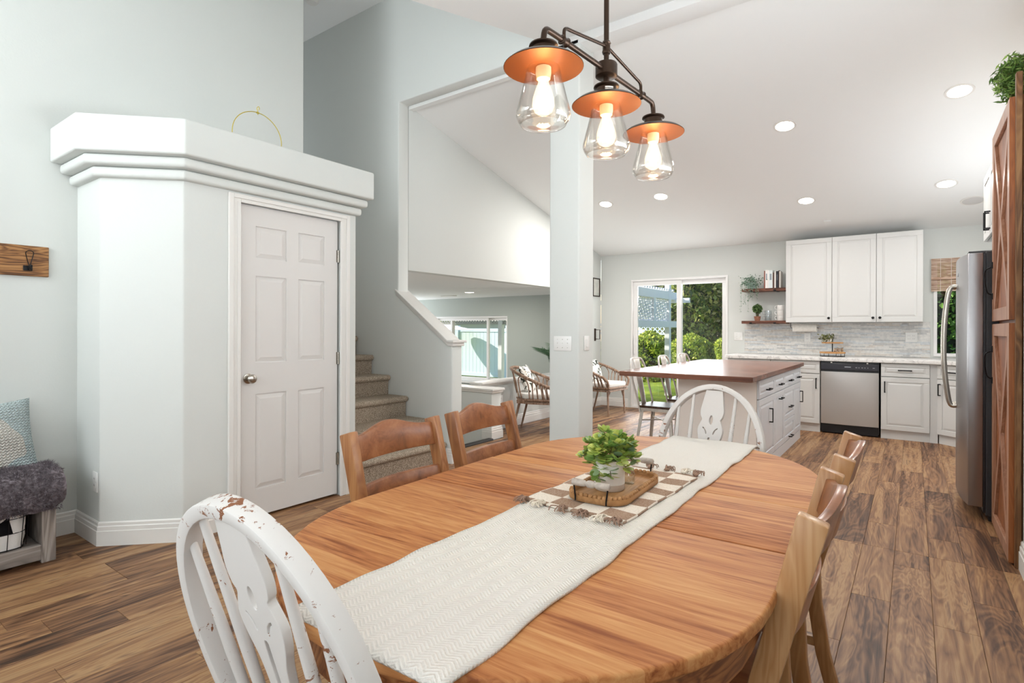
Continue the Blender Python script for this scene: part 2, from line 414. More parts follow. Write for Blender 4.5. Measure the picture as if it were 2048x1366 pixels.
# family room shell
FX0, FX1, FZ0, FZ1 = -8.05, -6.11, .22, 1.50
m = M()
for b in [(-9.6, FX0, -.7, 2.0), (FX0, FX1, -.7, FZ0), (FX0, FX1, FZ1, 2.0), (FX1, -4.3, -.7, 2.0)]: m.box(b[0], b[1], 8.25, 8.42, b[2], b[3])
FAMW = paint('family_paint', '#b4bab4')
struct(m.build('wall_family_back', FAMW), 'grey green family room wall around the window')
struct(B(-9.6, -9.5, 3.9, 8.3, -.7, 2.0).build('wall_family_left', FAMW))
struct(B(-9.6, -4.3, 3.94, 8.3, -.75, -.62).build('floor_family', plain('family_floor', '#7d6a58', .8)))
struct(B(-9.6, -4.3, 3.94, 8.28, 1.857, 1.98).build('ceiling_family', CEIL), 'low family room ceiling beyond the stairs')
# column
struct(M().prism(rrect(-2.393, -2.116, 3.8, 4.043, .016, 4), -.05, 3.52).build('column', WALL, smooth=50), 'square painted column rising to the ridge')
# ceilings
m = M(); m.prism([(-2.75, zd(-.65)), (-.65, zd(-.65)), (3.8, zd(3.8)), (3.8, zd(3.8) + .12), (-.65, zd(-.65) + .12), (-2.75, zd(-.65) + .12)], -2.39, .62, 'yz')
struct(m.build('ceiling_dining', CEIL), 'sloped white dining room ceiling')
m = M(); m.prism([(3.99, zk(3.99)), (8.42, zk(8.42)), (8.42, zk(8.42) + .15), (3.99, zk(3.99) + .15)], -4.35, 1.25, 'yz')
struct(m.build('ceiling_kitchen', CEIL), 'sloped white kitchen ceiling with recessed lights')
struct(B(-2.39, 1.25, 3.80, 4.0, 3.49, 3.75).build('ceiling_ridge_beam', CEIL, bevel=.006, seg=2, smooth=40), 'slim white ridge beam on the column')
struct(B(-4.18, -2.39, 3.94, 4.0, 3.49, 3.75).build('ceiling_ridge_filler', CEIL))
struct(B(-7.2, -2.2, -2.75, 3.95, 4.62, 4.75).build('ceiling_foyer', CEIL), 'high flat ceiling over the stairs')
m = M(); m.prism([(-2.75, zd(-.65) + .12), (-.65, zd(-.65) + .12), (3.8, zd(3.8) + .12), (3.8, 4.62), (-2.75, 4.62)], -2.385, -2.25, 'yz')
struct(m.build('wall_foyer_right', WALL))
# eaves so that the low sun stays outside
struct(B(-9.8, 1.5, 8.42, 8.95, 2.50, 2.56).build('trim_1', VINYL))

# ---- pantry closet with plant ledge
PY0, PY1, PX = 1.165, 2.715, -3.455
m = M()
m.prism(fillet([(-4.145, PY0), (-3.77, PY0), (PX, 1.478), (PX, 1.80), (-3.60, 1.80), (-3.60, 1.55), (-3.83, 1.32), (-4.145, 1.32)], (1, 2), .018, 4), 0, 2.225)
m.prism(fillet([(PX, 2.582), (PX, PY1), (-3.6, PY1), (-3.6, 2.582)], (1,), .012, 3), 0, 2.225)
m.box(-3.60, PX, 1.80, 2.582, 2.055, 2.225)
m.box(-4.145, -3.6, 2.60, PY1, 0, 2.225)
wp = struct(m.build('wall_pantry', WALL, smooth=40), 'pale sage angled pantry closet wall')
def ledge_poly(d):   # outline offset outward by d
    k = d * math.tan(R(22.5))
    return [(-4.145, PY0 - d), (-3.77 + k * .9, PY0 - d), (PX + d, 1.478 - k * .9), (PX + d, PY1 + d * .5), (-4.145, PY1 + d * .5)]
LED = [(.135, 2.228, 2.43), (.09, 2.168, 2.226), (.045, 2.108, 2.166)]
led = struct(M().prism(fillet(ledge_poly(.135), (1, 2, 3), .02, 4), 2.228, 2.432).build('trim_2', WALL, bevel=.012, seg=3, smooth=40), 'deep moulded plant ledge on top of the pantry')
for d, z0, z1 in LED[1:]:
    M().prism(fillet(ledge_poly(d), (1, 2, 3), .02, 4), z0, z1).build('moulding', WALL, led, bevel=.022, seg=4, smooth=50)
# pantry door, casing
def panel_door(name, w, h, t, mat, parent, panels, sunk=.008, axis='y'):
    """slab in local: u along +Y, z up, face at x=+t/2; raised panels pressed in on the +x face"""
    m = M(); m.box(-t / 2, t / 2 - sunk, 0, w, 0, h)
    us = sorted({0, w, *[p[0] for p in panels], *[p[1] for p in panels]}); zs = sorted({0, h, *[p[2] for p in panels], *[p[3] for p in panels]})
    for i in range(len(us) - 1):
        for j in range(len(zs) - 1):
            uc, zc = (us[i] + us[i + 1]) / 2, (zs[j] + zs[j + 1]) / 2
            if not any(p[0] < uc < p[1] and p[2] < zc < p[3] for p in panels):
                m.box(t / 2 - sunk, t / 2, us[i], us[i + 1], zs[j], zs[j + 1])
    return m
def raised(u0, u1, z0, z1, x0, x1, slope):
    """bevelled raised field, back at x0, face at x1"""
    m = M(); s = slope
    m.add([(x0, u0, z0), (x0, u1, z0), (x0, u1, z1), (x0, u0, z1), (x1, u0 + s, z0 + s), (x1, u1 - s, z0 + s), (x1, u1 - s, z1 - s), (x1, u0 + s, z1 - s)],
          [(4, 5, 6, 7), (0, 1, 5, 4), (1, 2, 6, 5), (2, 3, 7, 6), (3, 0, 4, 7)]); return m
DW, DH = .748, 2.025
pn = []
for u0, u1 in ((.115, .335), (.425, .635)):
    for z0, z1 in ((.175, .80), (1.005, 1.575), (1.69, 1.90)): pn.append((u0, u1, z0, z1))
d1 = bpy.data.objects.new('door_1', None); COL.objects.link(d1); struct(d1, 'white six panel pantry door'); d1.location = (-3.5, 1.816, .016)
panel_door('door_slab', DW, DH, .036, DOORW, d1, pn, .011).build('door_slab', DOORW, d1)
for p in pn: raised(p[0] + .006, p[1] - .006, p[2] + .006, p[3] - .006, .0071, .0165, .028).build('panel', DOORW, d1)
m = M(); m.lathe([(.033, 0), (.033, .008), (.012, .012), (.012, .03), (.026, .04), (.030, .055), (.024, .066), (.010, .07)], 20, axis='x')
m.build('knob', NICKEL, d1, smooth=40, loc=(.018, .065, .905), label='satin nickel door knob')
for z in (.26, 1.01, 1.77):
    m = M(); m.cyl((0, 0, -.045), (0, 0, .045), .007, n=10); m.box(-.012, .003, -.018, .018, -.045, .045)
    m.build('hinge', NICKEL, d1, smooth=40, loc=(.02, DW + .008, z))
m = M()
def casing(m, y0, y1, z0, z1, x):  # board with stepped profile, vertical or horizontal
    m.box(x, x + .012, y0, y1, z0, z1)
cs = struct(M().box(PX, PX + .012, 1.735, 1.812, 0, 2.095).box(PX + .012, PX + .02, 1.735, 1.765, 0, 2.095).box(PX + .012, PX + .016, 1.79, 1.812, 0, 2.05).build('trim_3', TRIM, bevel=.003), 'white door casing around the pantry door')
M().box(PX, PX + .012, 2.568, 2.645, 0, 2.095).box(PX + .012, PX + .02, 2.615, 2.645, 0, 2.095).box(PX + .012, PX + .016, 2.568, 2.59, 0, 2.05).build('casing_side', TRIM, cs, bevel=.003)
M().box(PX, PX + .012, 1.812, 2.568, 2.045, 2.095).box(PX + .012, PX + .02, 1.765, 2.615, 2.068, 2.095).box(PX + .012, PX + .016, 1.812, 2.568, 2.045, 2.058).build('casing_head', TRIM, cs, bevel=.003)
M().box(-3.595, -3.515, 1.80, 1.814, 0, 2.055).box(-3.595, -3.515, 2.568, 2.582, 0, 2.055).box(-3.595, -3.515, 1.814, 2.568, 2.043, 2.055).box(-3.60, -3.594, 1.8, 2.58, 0, .012).build('jamb', TRIM, cs)
B(-3.62, -3.60, 1.80, 2.582, 0, 2.055).build('closet_dark', DARK, cs)

# ---- baseboards (stepped profile swept along a polyline on the wall)
def baseboard(name, pts, h=.135, side=1, label=None):
    prof = [(0, 0), (.016, 0), (.016, h * .62), (.0125, h * .64), (.0125, h * .80), (.008, h * .84), (.008, h * .95), (.003, h), (0, h)]
    P = [Vector((p[0], p[1])) for p in pts]; n = len(P); vs = []; K = len(prof)
    for i in range(n):
        d0 = (P[i] - P[i - 1]).normalized() if i > 0 else (P[1] - P[0]).normalized(); d1_ = (P[i + 1] - P[i]).normalized() if i < n - 1 else d0
        n0 = Vector((d0.y, -d0.x)) * side; n1 = Vector((d1_.y, -d1_.x)) * side
        nn = (n0 + n1); nn = nn / max(nn.dot(n0), .2) if nn.length > .01 else n0
        for a, z in prof: vs.append((P[i].x + nn.x * a, P[i].y + nn.y * a, z))
    fs = []
    for i in range(n - 1):
        for k in range(K):
            fs.append((i * K + k, (i + 1) * K + k, (i + 1) * K + (k + 1) % K, i * K + (k + 1) % K))
    fs += [tuple(range(K)), tuple(range((n - 1) * K, n * K))[::-1]]
    m = M(); m.add(vs, fs); return struct(m.build(name, TRIM), label)
baseboard('baseboard_left', [(-4.145, -2.5), (-4.145, PY0), (-3.77, PY0), (PX, 1.478), (PX, 1.735)], label='white baseboard along the left wall and pantry')
baseboard('baseboard_pantry', [(PX, 2.646), (PX, PY1), (-3.56, PY1)])
baseboard('baseboard_newel', [(-3.52, 3.8), (-3.45, 3.8), (-3.45, 3.94), (-3.52, 3.94)])
baseboard('baseboard_half', [(-3.97, 4.89), (-3.84, 4.89), (-3.84, 5.07), (-4.175, 5.07), (-4.175, 7.0), (-4.18, 8.25), (-3.70, 8.25)], label='white baseboard around the low walls and nook')
baseboard('baseboard_right', [(.62, 3.878), (.463, 3.878), (.463, -2.5)], .15)
baseboard('baseboard_column', [(-2.393, 3.95), (-2.393, 3.8), (-2.116, 3.8), (-2.116, 4.043), (-2.393, 4.043), (-2.393, 3.95)])

# ---- sloped cap on the knee wall, flat caps on the low walls
def cap_profile(m, pts, y0, y1, layers):
    for (o, t0, t1) in layers:
        poly = [(x, z + t1) for x, z in pts] + [(x, z + t0) for x, z in pts[::-1]]
        m.prism(poly, y0 - o, y1 + o, 'xz')
m = M(); cap_profile(m, [(-4.205, 1.60), (-3.495, 1.098), (-3.43, 1.098)], 3.8, 3.94, [(.022, .02, .045), (.012, -.012, .02)])
cap = struct(m.build('trim_4', TRIM, bevel=.005, seg=2, smooth=40), 'white cap rail sloping along the stair knee wall')
B(-3.46, -3.41, 3.775, 3.965, 1.118, 1.143).build('cap_end', TRIM, cap, bevel=.005, seg=2)
m = M(); m.box(-6.4, -3.805, 4.865, 5.095, .545, .572).box(-6.4, -3.82, 4.878, 5.082, .52, .545)
struct(m.build('trim_5', TRIM, bevel=.006, seg=2, smooth=40), 'white cap on the low wall beside the steps down')
m = M(); m.box(-4.345, -4.14, 5.095, 6.99, .58, .606).box(-4.325, -4.16, 5.095, 6.99, .555, .58)
struct(m.build('trim_6', TRIM, bevel=.006, seg=2, smooth=40), 'white ledge cap along the nook knee wall')

# ---- carpeted stairs going up, steps down
def carpet_mat():
    t = NT('carpet'); v = t.coord(); f = t.noise(v, 170, 4, .75); g = t.noise(v, 7, 2)
    c = t.ramp(f, [(.34, '#54473b'), (.45, '#a08e7b'), (.55, '#d0bfaa'), (.66, '#f0e6d6')])
    t.base(c); t.bump(t.math('ADD', f, t.math('MULTIPLY', g, .3)), .8, .012); return t.set(.95, 0, .1)
CARPET = carpet_mat()
stairs = struct(B(-5.9, -5.85, 2.72, 3.79, 0, .2).build('stairs', CARPET), 'brown speckled carpet stairs climbing behind the pantry')
for i in range(9):
    z = .195 * (i + 1); nx = -3.50 - .257 * i
    r = .028; prof = [(nx - .30, z), (nx - r, z)] + [(nx - r + r * math.sin(a), z - r + r * math.cos(a)) for a in [PI * k / 8 for k in range(1, 9)]]
    prof += [(nx - .035, z - 2 * r - .012), (nx - .035, z - .2), (nx - .30, z - .2)]
    M().prism(prof, 2.725, 3.79, 'xz').build('stair_step', CARPET, stairs, bevel=.008, seg=2, smooth=45)
sd = struct(B(-4.9, -4.6, 3.95, 4.88, -.62, -.42).build('stairs_down', CARPET), 'carpet steps down to the family room')
B(-4.2, -3.86, 3.95, 4.88, -.22, -.16).build('stair_step', CARPET, sd, bevel=.01); B(-4.6, -4.2, 3.95, 4.88, -.42, -.36).build('stair_step', CARPET, sd, bevel=.01)
B(-3.87, -3.795, 3.95, 4.875, -.05, .022).build('stair_nosing', plain('nosing', '#211c1a', .5), sd, bevel=.012, seg=3, smooth=40)
for z0, z1, x in ((-.2, -.05, -3.86), (-.4, -.2, -4.2)): B(x - .01, x, 3.95, 4.88, z0, z1).build('riser', CARPET, sd)

# ---- windows and sliding door
def frame(m, a, b, c, d, y0, y1, t):
    m.box(a, b, y0, y1, c, c + t).box(a, b, y0, y1, d - t, d).box(a, a + t, y0, y1, c + t, d - t).box(b - t, b, y0, y1, c + t, d - t)
m = M(); frame(m, SX0, SX1, .0, SZ, 8.235, 8.40, .03)
d2 = struct(m.build('door_2', VINYL, bevel=.003), 'white sliding glass patio door in the nook')
for a, b, y0 in ((SX0 + .032, -2.845, 8.262), (-2.915, SX1 - .032, 8.312)):
    m = M(); frame(m, a, b, .032, SZ - .032, y0, y0 + .04, .068)
    sash = m.build('sash', VINYL, d2, bevel=.003); B(a + .069, b - .069, y0 + .017, y0 + .023, .101, SZ - .101).build('pane', GLASS, sash)
B(-3.60, -3.585, 8.235, 8.262, .85, 1.15).build('door_pull', VINYL, d2, bevel=.004)
m = M(); frame(m, KX0, KX1, KZ0, KZ1, 8.235, 8.40, .035)
w2 = struct(m.build('window_2', VINYL, bevel=.003), 'narrow kitchen window beside the fridge')
B(KX0 + .037, KX1 - .037, 8.33, 8.336, KZ0 + .037, KZ1 - .037).build('pane', GLASS, w2)
m = M(); frame(m, FX0, FX1, FZ0, FZ1, 8.27, 8.40, .04)
w1 = struct(m.build('window_1', VINYL, bevel=.003), 'wide white family room window seen past the stairs')
for a, b, y0 in ((FX0 + .042, -7.52, 8.34), (-7.58, -6.60, 8.30), (-6.66, FX1 - .042, 8.34)):
    m = M(); frame(m, a, b, FZ0 + .042, FZ1 - .042, y0, y0 + .03, .045)
    sash = m.build('sash', VINYL, w1, bevel=.002); B(a + .046, b - .046, y0 + .012, y0 + .016, FZ0 + .088, FZ1 - .088).build('pane', GLASS, sash)
B(FX0 - .03, FX1 + .03, 8.20, 8.27, FZ0 - .03, FZ0).build('window_sill', TRIM, w1, bevel=.004)

# ---- mosaic backsplash
def tile_mat(name, c1, c2): return speck(name, c1, c2, 30, .25, 0, spec=.5, detail=5)
TILES = [tile_mat('tile_pale', '#e6e3de', '#d2d1ce'), tile_mat('tile_grey', '#cfcdc9', '#b4b4b4'), tile_mat('tile_cool', '#d6d9da', '#bfc3c6'), tile_mat('tile_warm', '#dfd8cf', '#c9c1b8'), plain('grout', '#c3c0bb', .8)]
bs = B(-1.925, .165, 8.236, 8.249, .915, 1.345).build('backsplash_bed', TILES[4], wb)
m = M(); z = .917
while z < 1.34:
    hgt = random.choice((.012, .014, .019, .019)); x = -1.925 - random.uniform(0, .12)
    while x < .165:
        L = random.choice((.07, .10, .15, .20, .26)); a, b = max(x, -1.925) + .0008, min(x + L, .165) - .0008
        if b - a > .004:
            m.cm = random.choices((0, 1, 2, 3), (5, 3, 3, 1))[0]; pr = random.uniform(.001, .0045)
            m.box(a, b, 8.236 - pr, 8.238, z, min(z + hgt, 1.343) - .0014)
        x += L
    z += hgt
m.build('backsplash_tiles', TILES[:4], bs, kind='stuff', label='pale grey and white strip mosaic tiles')
# ================================================================== DINING
OAK = wood('oak_top', [(.25, '#854a26'), (.42, '#ad6e40'), (.58, '#be8350'), (.78, '#cc9864')], axis=0, fine=3.2, rough=.55, boards=(1, .062, .26), wave=.10, bump=.05, ring=1.0, spec=.22)
OAKE = wood('oak_edge', [(.30, '#6d3d1e'), (.50, '#935a31'), (.75, '#ad7547')], axis=1, rough=.42)
CHW = wood('chair_brown', [(.30, '#76482a'), (.50, '#95613a'), (.72, '#aa784c')], axis=2, fine=.6, rough=.33, wave=.2, bump=.03)
CHWX = wood('chair_brown_rail', [(.30, '#6d4126'), (.50, '#8b5634'), (.72, '#a06a45')], axis=1, fine=.6, rough=.3, wave=.07, bump=.03)
CHL = wood('chair_honey', [(.30, '#98693f'), (.50, '#ae7f52'), (.72, '#c0966b')], axis=2, fine=.6, rough=.33, wave=.2, bump=.03)

# ---- oval table, leaf in the middle
TC = (-.748, 1.48); TROT = .022
tb = thing('dining_table', 'oval honey oak pedestal dining table with a centre leaf', 'table', (TC[0], TC[1], 0), TROT)
HW, HS = .537, .42
def arc_end(sgn, y_in, off=0.0):
    n = 26; return [((HW - off) * math.cos(PI * k / n), sgn * (HS + (HW - off) * .99 * math.sin(PI * k / n))) for k in range(n + 1)]
LY = .18
near = arc_end(-1, 0) ; far = arc_end(1, 0)
zt = .762; th = .026
m = M(); m.prism([(-HW, -LY - .0008), (HW, -LY - .0008)] + near, zt - th, zt); m.build('table_end', OAK, tb, bevel=.006, seg=3, smooth=40)
m = M(); m.prism([(HW, LY + .0008), (-HW, LY + .0008)] + far[::-1], zt - th, zt); m.build('table_end', OAK, tb, bevel=.006, seg=3, smooth=40)
m = M(); m.box(-HW, HW, -LY + .0008, LY - .0008, zt - th, zt + .0008); m.build('table_leaf', OAK, tb, bevel=.003, seg=2, smooth=40)
def oval(off, z0, z1, name, mat):
    pl = arc_end(1, 0, off); pl2 = arc_end(-1, 0, off)[::-1]
    outer = pl + pl2; inner = [(x * (1 - .03 / .5), y * (1 - .03 / .9)) for x, y in outer]
    mm = M(); n = len(outer)
    mm.add([(x, y, z) for z in (z0, z1) for x, y in outer] + [(x, y, z) for z in (z0, z1) for x, y in inner],
           [(i, (i + 1) % n, n + (i + 1) % n, n + i) for i in range(n)] + [(2 * n + i, 3 * n + i, 3 * n + (i + 1) % n, 2 * n + (i + 1) % n) for i in range(n)] + [(i, 2 * n + i, 2 * n + (i + 1) % n, (i + 1) % n) for i in range(n)] + [(n + i, n + (i + 1) % n, 3 * n + (i + 1) % n, 3 * n + i) for i in range(n)])
    return mm.build(name, mat, tb, smooth=40)
oval(.035, .655, zt - th, 'apron', OAKE)
ped = M(); ped.lathe([(.09, .12), (.11, .16), (.07, .22), (.10, .34), (.115, .42), (.07, .50), (.085, .60), (.12, .655)], 24); ped.build('pedestal', OAKE, tb, smooth=50)
for k in range(4):
    a = PI / 4 + k * PI / 2; ca, sa = math.cos(a), math.sin(a)
    M().tube(catmull([(ca * .07, sa * .07, .17), (ca * .2, sa * .2, .16), (ca * .32, sa * .32, .08), (ca * .40, sa * .40, .03)], 5), [.045] * 5 + [.04] * 5 + [.032] * 5 + [.03], 10).build('foot', OAKE, tb, smooth=50)

# ---- table runner
def cloth_mat(name, c1, c2, sc=1.0):
    t = NT(name); v = t.coord(rnd=False); sp = t.n('SeparateXYZ'); t.l(v, sp.inputs[0])
    zz = t.math('MULTIPLY', t.math('ABSOLUTE', t.math('SUBTRACT', t.math('FRACT', t.math('MULTIPLY', sp.outputs[0], 30 * sc)), .5)), 2.0)
    w1_ = t.math('SINE', t.math('ADD', t.math('MULTIPLY', sp.outputs[1], 820 * sc), t.math('MULTIPLY', zz, 9)))
    nz = t.noise(v, 300, 3); hgt = t.math('ADD', t.math('MULTIPLY', w1_, .5), t.math('MULTIPLY', nz, 1.2))
    t.base(t.ramp(t.math('ADD', t.math('MULTIPLY', hgt, .35), .3), [(.0, c1), (.9, c2)])); t.bump(hgt, .7, .004); return t.set(.95, 0, .1)
RUN = cloth_mat('runner_cloth', '#ded7cd', '#f6f1e9')
def runner(u, v):
    y = -.945 + v * 1.93
    x = (-.5 + u) * .352 + .003 * math.sin(v * 31) * (1 if u > .5 else .6) + .0015 * math.sin(v * 67 + u * 3)
    z = zt + .0045 + .0012 * math.sin(v * 40 + u * 9) + .001 * math.sin(v * 90)
    if y > .952: z -= (y - .952) ** 1.2 * 1.0
    if y < -.935: z -= (-.935 - y) * .5
    return (x, y, z)
m = M(); m.grid(runner, 20, 140)
rn = m.build('table_runner', RUN, smooth=60, loc=(TC[0] + .062, TC[1], 0), rot=(0, 0, .006), solid=.006); tag(rn, 'long cream woven runner laid down the oak table', 'table runner')

# ---- checked mat with tassels
def check_mat():
    t = NT('check_cloth'); v = t.coord(rnd=False); sp = t.n('SeparateXYZ'); t.l(v, sp.inputs[0])
    fx = t.math('GREATER_THAN', t.math('FRACT', t.math('MULTIPLY', sp.outputs[0], 1 / .15)), .5)
    fy = t.math('GREATER_THAN', t.math('FRACT', t.math('MULTIPLY', sp.outputs[1], 1 / .125)), .5)
    s = t.math('ABSOLUTE', t.math('SUBTRACT', fx, fy)); nz = t.noise(v, 260, 3)
    c = t.mix(s, lin('#eae0d2'), lin('#9a7a62')); t.base(t.mix(.18, c, t.ramp(nz, [(.35, '#6b5546'), (.65, '#f5ede2')])))
    t.bump(nz, .5, .003); return t.set(.95, 0, .1)
mt = thing('placemat', 'brown and cream checked mat with tassels under the tray', 'placemat', (-.712, 1.515, zt + .0105), -.03)
m = M(); m.grid(lambda u, v: ((u - .5) * .305, (v - .5) * .535, .0022 * math.sin(u * 9 + v * 14) * (abs(u - .5) * 2) + .001), 16, 24)
m.build('cloth', check_mat(), mt, smooth=60, solid=.005)
TAS = speck('tassel_yarn', '#8b6f5f', '#a88a76', 300, .95, .4); CRM = speck('cream_yarn', '#dccfbc', '#efe5d6', 300, .95, .4)
for sgn in (-1, 1):
    for i, tx in enumerate((-.14, -.085, -.015, .045, .10, .14)):
        m = M(); cm = CRM if i in (1, 4) else TAS
        for k in range(13):
            a = random.uniform(-.7, .7); L = random.uniform(.022, .038); q = random.uniform(-.01, .01)
            m.tube(catmull([(tx + q * .3, sgn * .263, .004), (tx + q, sgn * (.270 + L * .3), .008 + random.uniform(0, .010)), (tx + q + a * L * .7, sgn * (.270 + L * .8), .006 + random.uniform(0, .010)), (tx + q + a * L, sgn * (.268 + L * random.uniform(.5, 1)), .003)], 3), .0016, 5)
        m.ball((tx, sgn * .268, .008), (.010, .007, .006), 8, 6)
        m.build('tassel', cm, mt, smooth=60)

# ---- beaded wood tray
TRW = wood('tray_wood', [(.3, '#8a6038'), (.5, '#a87a4c'), (.72, '#bb9062')], axis=1, rough=.6, fine=.8, wave=.15)
tr = thing('serving_tray', 'rounded wooden tray with beaded rim and wire handles', 'tray', (-.705, 1.487, zt + .0165), .05)
M().prism(rrect(-.088, .088, -.17, .17, .06, 8), 0, .008).build('tray_base', TRW, tr, bevel=.003, seg=2, smooth=40)
rim = rrect(-.088, .088, -.17, .17, .06, 8); rin = rrect(-.076, .076, -.158, .158, .048, 8); n = len(rim)
m = M(); m.add([(x, y, 0.002) for x, y in rim] + [(x, y, .016) for x, y in rim] + [(x, y, .016) for x, y in rin] + [(x, y, .007) for x, y in rin],
      [(i, (i + 1) % n, n + (i + 1) % n, n + i) for i in range(n)] + [(n + i, n + (i + 1) % n, 2 * n + (i + 1) % n, 2 * n + i) for i in range(n)] + [(2 * n + i, 2 * n + (i + 1) % n, 3 * n + (i + 1) % n, 3 * n + i) for i in range(n)])
m.build('tray_rim', TRW, tr, smooth=40)
# beads every 11 mm along the rim
mid = rrect(-.0815, .0815, -.1635, .1635, .0535, 10); acc = 0; last = None; bead = None
pts = mid + [mid[0]]; spots = []
for a, b in zip(pts, pts[1:]):
    a, b = Vector(a), Vector(b); L = (b - a).length; t = 0
    while acc + (L - t) >= .0135:
        t += .0135 - acc; acc = 0; spots.append(a + (b - a) * (t / L))
    acc += L - t
for p in spots:
    if bead is None:
        mm = M(); mm.ball((0, 0, 0), (.0072, .0072, .0066), 8, 6); bead = mm.build('bead', TRW, tr, smooth=80, loc=(p.x, p.y, .0180))
    else:
        o = bead.copy(); COL.objects.link(o); o.location = (p.x, p.y, .0180)
GRIP = speck('grip_grey', '#a89d93', '#bdb3a9', 80, .6, .05)
for sgn in (-1, 1):
    y = sgn * .172
    m = M(); m.tube([(-.045, y, .003), (-.045, y, .012), (-.050, y - sgn * .001, .052)], .0022, 6).tube([(.045, y, .003), (.045, y, .012), (.050, y - sgn * .001, .052)], .0022, 6)
    h = m.build('tray_handle', BLKM, tr, smooth=40)
    m = M(); m.lathe([(.004, -.056), (.0085, -.053), (.0095, -.035), (.0085, -.017), (.006, -.013), (.0095, -.008), (.0105, 0), (.0095, .008), (.006, .013), (.0085, .017), (.0095, .035), (.0085, .053), (.004, .056)], 14, axis='x')
    m.build('grip', GRIP, h, smooth=60, loc=(0, y - sgn * .001, .052))

# ---- potted plant on the tray
POTW = plain('pot_glaze', '#e9e4dc', .35); POTB = plain('pot_clay', '#c3b3a2', .7)
pp = thing('potted_plant', 'leafy green plant in a white pot standing on the wooden tray', 'plant', (-.708, 1.452, zt + .0250), 0)
m = M(); m.lathe([(0, 0), (.041, 0), (.0435, .003), (.0435, .0185)], 32); m.cm = 1; m.lathe([(.0437, .0185), (.0445, .086), (.0425, .087), (.041, .06), (0, .06)], 32)
m.build('pot', [POTB, POTW], pp, smooth=50, label='white glazed pot with bare clay foot')
def leaf_mat(name, stops, trans=.2):
    t = NT(name); gi = t.n('NewGeometry'); oi = t.n('ObjectInfo'); tc = t.n('TexCoord')
    wn = t.n('TexWhiteNoise', noise_dimensions='2D'); cb = t.n('CombineXYZ'); t.l(gi.outputs['Random Per Island'], cb.inputs[0]); t.l(oi.outputs['Random'], cb.inputs[1]); t.l(cb.outputs[0], wn.inputs['Vector'])
    col = t.ramp(wn.outputs['Value'], stops); t.base(col); t.set(.45, 0, .4)
    tl = t.n('BsdfTranslucent'); t.l(col, tl.inputs[0]); mx = t.n('MixShader'); mx.inputs[0].default_value = trans
    out = [x for x in t.t.nodes if x.type == 'OUTPUT_MATERIAL'][0]; t.l(t.b.outputs[0], mx.inputs[1]); t.l(tl.outputs[0], mx.inputs[2]); t.l(mx.outputs[0], out.inputs[0])
    return t.m
LEAF = leaf_mat('leaf_green', [(0, '#668c46'), (.35, '#93ad55'), (.6, '#b9c765'), (.8, '#cfd474'), (1, '#92b394')])
STEM = plain('stem', '#6b5a38', .7)
leafmeshes = []
for cup in (.15, .35):
    m = M(); nn = 9
    vs = [(0, 0, 0)] + [(.5 + .5 * math.cos(2 * PI * k / nn + PI), .46 * math.sin(2 * PI * k / nn + PI), 0) for k in range(nn)]
    vs = [(x, y, cup * (y * y + (x - .5) ** 2 * .6)) for x, y, z in vs]; vs[0] = (.5, 0, -.02)
    m.add(vs, [(0, 1 + k, 1 + (k + 1) % nn) for k in range(nn)]); leafmeshes.append(m)
tmpl = [mm.build('leaf', LEAF, pp, smooth=80) for mm in leafmeshes]
first = [True, True]; rr = random.Random(3)
stems = M(); cnt = 0
def put_leaf(p, d, size, roll):
    global cnt
    i = rr.randrange(2); src = tmpl[i]
    o = src if first[i] else src.copy()
    if not first[i]: COL.objects.link(o)
    first[i] = False
    d = Vector(d).normalized(); q = d.to_track_quat('X', 'Z')
    o.rotation_mode = 'QUATERNION'; o.rotation_quaternion = q @ Euler((roll, 0, 0)).to_quaternion(); o.location = p; o.scale = (size,) * 3; cnt += 1
for sidx in range(46):
    a = sidx * 2.39; el = rr.uniform(-.15, 1.25); rad = rr.uniform(.060, .092)
    tip = Vector((math.cos(a) * math.cos(el) * rad, math.sin(a) * math.cos(el) * rad, .090 + math.sin(el) * rad * .85))
    if sidx in (4, 9, 17): tip = Vector((math.cos(-2.2 + sidx * .13) * .055, math.sin(-2.2 + sidx * .13) * .055, .03 + sidx * .002))
    base = Vector((math.cos(a) * .02, math.sin(a) * .02, .06)); midp = base.lerp(tip, .55) + Vector((0, 0, .022))
    path = [Vector(q) for q in catmull([base, midp, tip], 4)]
    stems.tube(path, .0011, 5)
    for j in range(3, len(path)):
        dirv = (path[j] - path[j - 1]).normalized(); side = dirv.cross(Vector((0, 0, 1))).normalized()
        for sg in (-1, 1):
            put_leaf(path[j], dirv * .5 + side * sg + Vector((0, 0, rr.uniform(0, .7))), rr.uniform(.019, .029), rr.uniform(-.7, .7))
    put_leaf(path[-1], (path[-1] - path[-2]) + Vector((0, 0, .004)), rr.uniform(.014, .022), rr.uniform(-.5, .5))
stems.build('stems', STEM, pp, smooth=60)
# small glass jar behind the pot
gj = M(); gj.lathe([(0, 0), (.016, 0), (.018, .004), (.018, .03), (.015, .036), (.015, .044), (.0165, .046)], 20)
o = gj.build('glass_jar', thin_glass('jar_glass', (.93, .96, .92, 1), .12, .7), smooth=50, loc=(-.685, 1.535, zt + .0250)); tag(o, 'tiny clear glass jar half hidden behind the white pot', 'jar')

